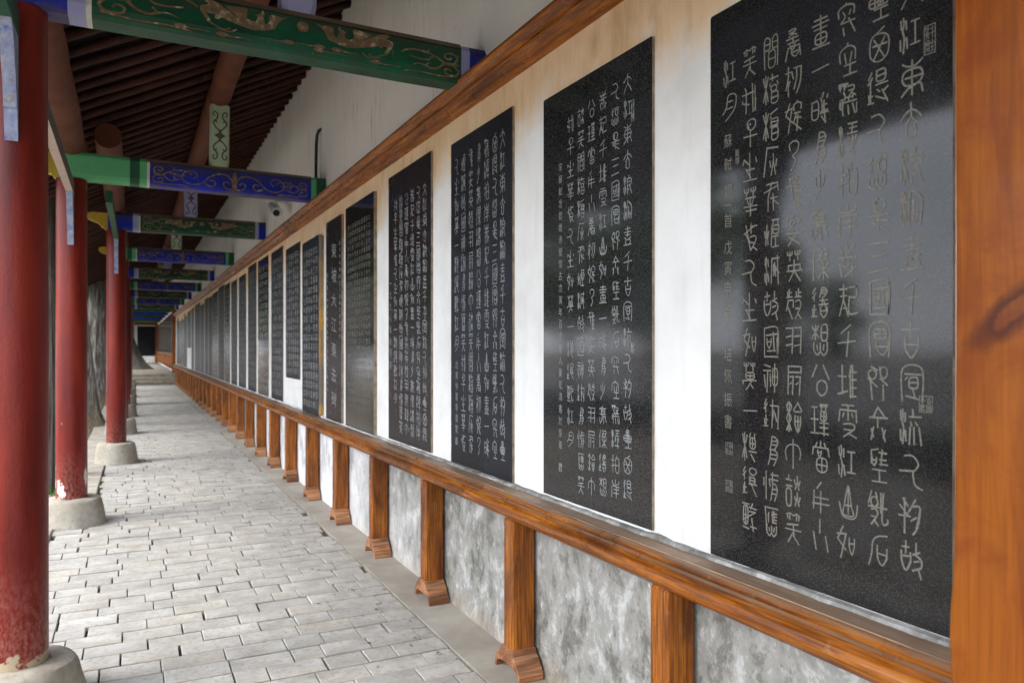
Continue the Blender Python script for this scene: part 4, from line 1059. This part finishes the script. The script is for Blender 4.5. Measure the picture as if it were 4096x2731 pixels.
# ------------------------------------------------------------------ end wall beyond the steps
ew = thing('end_wall', 'dark end wall closing the corridor, with a timber frame round a black slab', 'wall', (0, 63, UP))
MB().box(-1.6, 1.72, 0, .3, 0, 4.2).build('plaster', 'grey_limewash', ew)
MB().box(.35, 1.6, -.06, -.002, .5, 2.7).build('black_slab', 'dull_granite', ew)
MB().box(.15, 1.7, -.12, -.002, 2.78, 3.0).build('frame', 'varnished_wood_along', ew); MB().box(1.55, 1.70, -.12, -.061, 0, 2.779).build('frame', 'varnished_wood_upright', ew)
MB().box(-1.6, .12, -.1, -.002, 0, 3.8).build('board_screen', 'dark_bark', ew)

# ------------------------------------------------------------------ trees and planting beyond the open side
def trunk(nm, label, x, y, r, lean, H, mat, z0=-.18, crown=None, seed=0, flare=1.7):
    o = thing(nm, label, 'tree', (x, y, z0)); rr = random.Random(seed); n = 14; pts = []; rad = []
    for i in range(n+1):
        t_ = i/n; z = H*t_; pts.append((lean[0]*t_ + .05*noise.noise(Vector((z*.5+seed, 0, 0))), lean[1]*t_ + .05*noise.noise(Vector((0, z*.5+seed, 0))), z))
        rad.append(r*(1 - .45*t_)*(1 + (flare-1)*math.exp(-z/.35)))
    b = MB(); nn = 28; 
    vs = []; 
    for i, p in enumerate(pts):
        for j in range(nn):
            a = 2*math.pi*j/nn + .25*pts[i][2]*.4; q = rad[i]*(1 + .22*noise.noise(Vector((math.cos(2*math.pi*j/nn)*3+seed, math.sin(2*math.pi*j/nn)*3, pts[i][2]*.12)))); vs.append((p[0]+q*math.cos(a), p[1]+q*math.sin(a), p[2]))
    fs = [(i*nn+j, i*nn+(j+1) % nn, (i+1)*nn+(j+1) % nn, (i+1)*nn+j) for i in range(n) for j in range(nn)]
    b.add(vs, fs).build('trunk', mat, o, True)
    if crown:
        cz0, cz1, cr, nl, lm = crown; tip = pts[-1]
        bl = MB()
        for _ in range(7):
            a = rr.uniform(0, 6.28); z = rr.uniform(cz0*.9, cz1*.75); q = cr*rr.uniform(.5, .9)
            k = min(n, int(z/H*n)) if z < H else n; p0 = pts[min(n, max(0, k-1))]
            bl.tube([p0, (p0[0]+math.cos(a)*q*.5, p0[1]+math.sin(a)*q*.5, z+.3), (p0[0]+math.cos(a)*q, p0[1]+math.sin(a)*q, z+.9)], [r*.3, r*.18, .02], 6)
        bl.build('limbs', mat, o)
        lv = []; lf = []
        cl = [(rr.uniform(0, 6.28), rr.uniform(cz0, cz1), rr.uniform(.15, 1)) for _ in range(46)]
        for _ in range(nl):
            a, z, q = rr.choice(cl); s_ = math.sin(math.pi*min(1, max(0, (z-cz0)/(cz1-cz0)*.85+.12)))
            cx = tip[0]*min(1, z/H) + math.cos(a)*q*cr*s_ + rr.gauss(0, cr*.13); cy_ = tip[1]*min(1, z/H) + math.sin(a)*q*cr*s_ + rr.gauss(0, cr*.13); cz = z + rr.gauss(0, cr*.11)
            l_ = rr.uniform(.05, .12)*(1.3 if cr > 2.5 else 1); u = Vector((rr.gauss(0, 1), rr.gauss(0, 1), rr.gauss(0, .6))).normalized()*l_; v_ = u.cross(Vector((rr.gauss(0, 1), rr.gauss(0, 1), rr.gauss(0, 1)))).normalized()*l_*.55
            c_ = Vector((cx, cy_, cz)); k = len(lv); lv += [tuple(c_-u), tuple(c_+v_), tuple(c_+u), tuple(c_-v_)]; lf.append((k, k+1, k+2, k+3))
        q = MB(); q.v = lv; q.f = lf
        me = bpy.data.meshes.new('crown'); me.from_pydata(lv, [], lf); me.materials.append(M[lm]); co = bpy.data.objects.new('crown', me); C.objects.link(co); co.parent = o; co['kind'] = 'stuff'
    return o
trunk('cypress_tree', 'pale twisted cypress trunk leaning behind the second and third red columns', -.93, 17.3, .30, (-.30, -.3), 7, 'bark', seed=3, crown=(5, 10, 2.0, 5000, 'leaf_dark'))
trunk('cypress_tree', 'dark straight trunk glimpsed between the first and second red columns', -.885, 10.6, .115, (-.03, 0), 7, 'dark_bark', seed=5, flare=1.25, crown=(5, 9, 1.8, 4000, 'leaf_dark'))
trunk('cypress_tree', 'grey upright trunk just right of and behind the pale leaning trunk', -.95, 23.5, .40, (.02, .3), 7, 'bark', seed=7, flare=1.2, crown=(5, 9, 2, 3500, 'leaf_dark'))
trunk('cypress_tree', 'dark leaning trunk with wide roots standing at the head of the steps', .34, 43.5, .30, (-1.4, -1), 4.4, 'dark_bark', z0=UP-.02, seed=9, flare=2.4)
trees = [('small round green tree near the kerb end of the courtyard', -5.9, 20, 7.2, 'leaf_green'), ('wide green tree filling the middle of the courtyard', -8.8, 20.5, 9.5, 'leaf_green'), ('dark leafy tree beyond the wide green one', -8.5, 28, 9.5, 'leaf_dark'), ('slim leafy tree standing alone on the courtyard paving', -12.5, 15.0, 4.6, 'leaf_green'), ('bushy green tree across the courtyard', -8.2, 15.4, 8.0, 'leaf_green'),
         ('light green tree seen in the gap left of the second column', -6.2, 24, 5.5, 'leaf_green'), ('dark green tree far behind the cypress trunks', -8, 36, 7.5, 'leaf_dark'),
         ('bright green tree far beyond the columns', -3.6, 39, 6.5, 'leaf_green'), ('round low tree far across the courtyard', -27, 26, 5.2, 'leaf_green'),
         ('tall dark tree at the far end of the courtyard', -3.2, 58, 9, 'leaf_dark'), ('low leafy tree beside the far raised walk', -4.2, 46, 6, 'leaf_green')]
for i, (lb, x, y, H, lm) in enumerate(trees):
    trunk('leafy_tree', lb, x, y, .16, (.2, .1), H*.7, 'dark_bark', seed=20+i, flare=1.3, crown=(H*.28, H, H*(.18 if i == 3 else .33), 12000 if x > -10 else 5000, lm))
hall = thing('reflection_hall', 'unseen pale hall with a grey tiled roof, added to brighten the slab reflections', 'reflector', (-15, 60, -.2))  # out of view; added so its pale wall brightens the mirror slab's reflection
MB().box(-8, 8, -3, 3, 0, 4.6).build('wall', 'white_plaster', hall)
MB().prism([(-4.2, 4.3), (0, 7.2), (4.2, 4.3), (4.2, 4.65), (0, 7.6), (-4.2, 4.65)], -9, 9, 'x').build('roof', 'roof_tile', hall)
for k in range(5): MB().box(-7+k*3.1, -5.6+k*3.1, -3.08, -3.003, 1.0, 3.2).build('window', 'black_plastic', hall)
# low hedge along the court
hb = thing('hedge', 'low clipped green hedge across the courtyard paving', 'hedge', (-6.4, 0, -.15)); rr = random.Random(4); lv = []; lf = []
for _ in range(14000):
    c_ = Vector((rr.uniform(-.35, .35), rr.uniform(-6, 30), rr.uniform(.02, .62))); l_ = rr.uniform(.03, .07); u = Vector((rr.gauss(0, 1), rr.gauss(0, 1), rr.gauss(0, 1))).normalized()*l_; v_ = u.cross(Vector((rr.gauss(0, 1), rr.gauss(0, 1), 1))).normalized()*l_*.6
    k = len(lv); lv += [tuple(c_-u), tuple(c_+v_), tuple(c_+u), tuple(c_-v_)]; lf.append((k, k+1, k+2, k+3))
me = bpy.data.meshes.new('foliage'); me.from_pydata(lv, [], lf); me.materials.append(M['leaf_dark']); o = bpy.data.objects.new('foliage', me); C.objects.link(o); o.parent = hb; o['kind'] = 'stuff'
MB().box(-.2, .2, -6, 30, 0, .45).build('stems', 'dark_bark', hb)
# grass tufts at the kerb
lv = []; lf = []
for _ in range(260):
    cx, cy_ = (-.80 - abs(rr.gauss(0, .25)), rr.choice([8.7, 10.6, 11.9, 13.0]) + rr.gauss(0, .25))
    for _b in range(9):
        a = rr.uniform(0, 6.28); h = rr.uniform(.04, .13); k = len(lv); dx, dy = math.cos(a)*.02, math.sin(a)*.02
        lv += [(cx-dy*.25, cy_+dx*.25, -.16), (cx+dy*.25, cy_-dx*.25, -.16), (cx+dx*2.4, cy_+dy*2.4, -.16+h)]; lf.append((k, k+1, k+2))
me = bpy.data.meshes.new('grass'); me.from_pydata(lv, [], lf); me.materials.append(M['leaf_green']); o = bpy.data.objects.new('grass', me); C.objects.link(o); o['kind'] = 'stuff'; o['label'] = 'sparse green grass tufts in the earth beside the kerb'
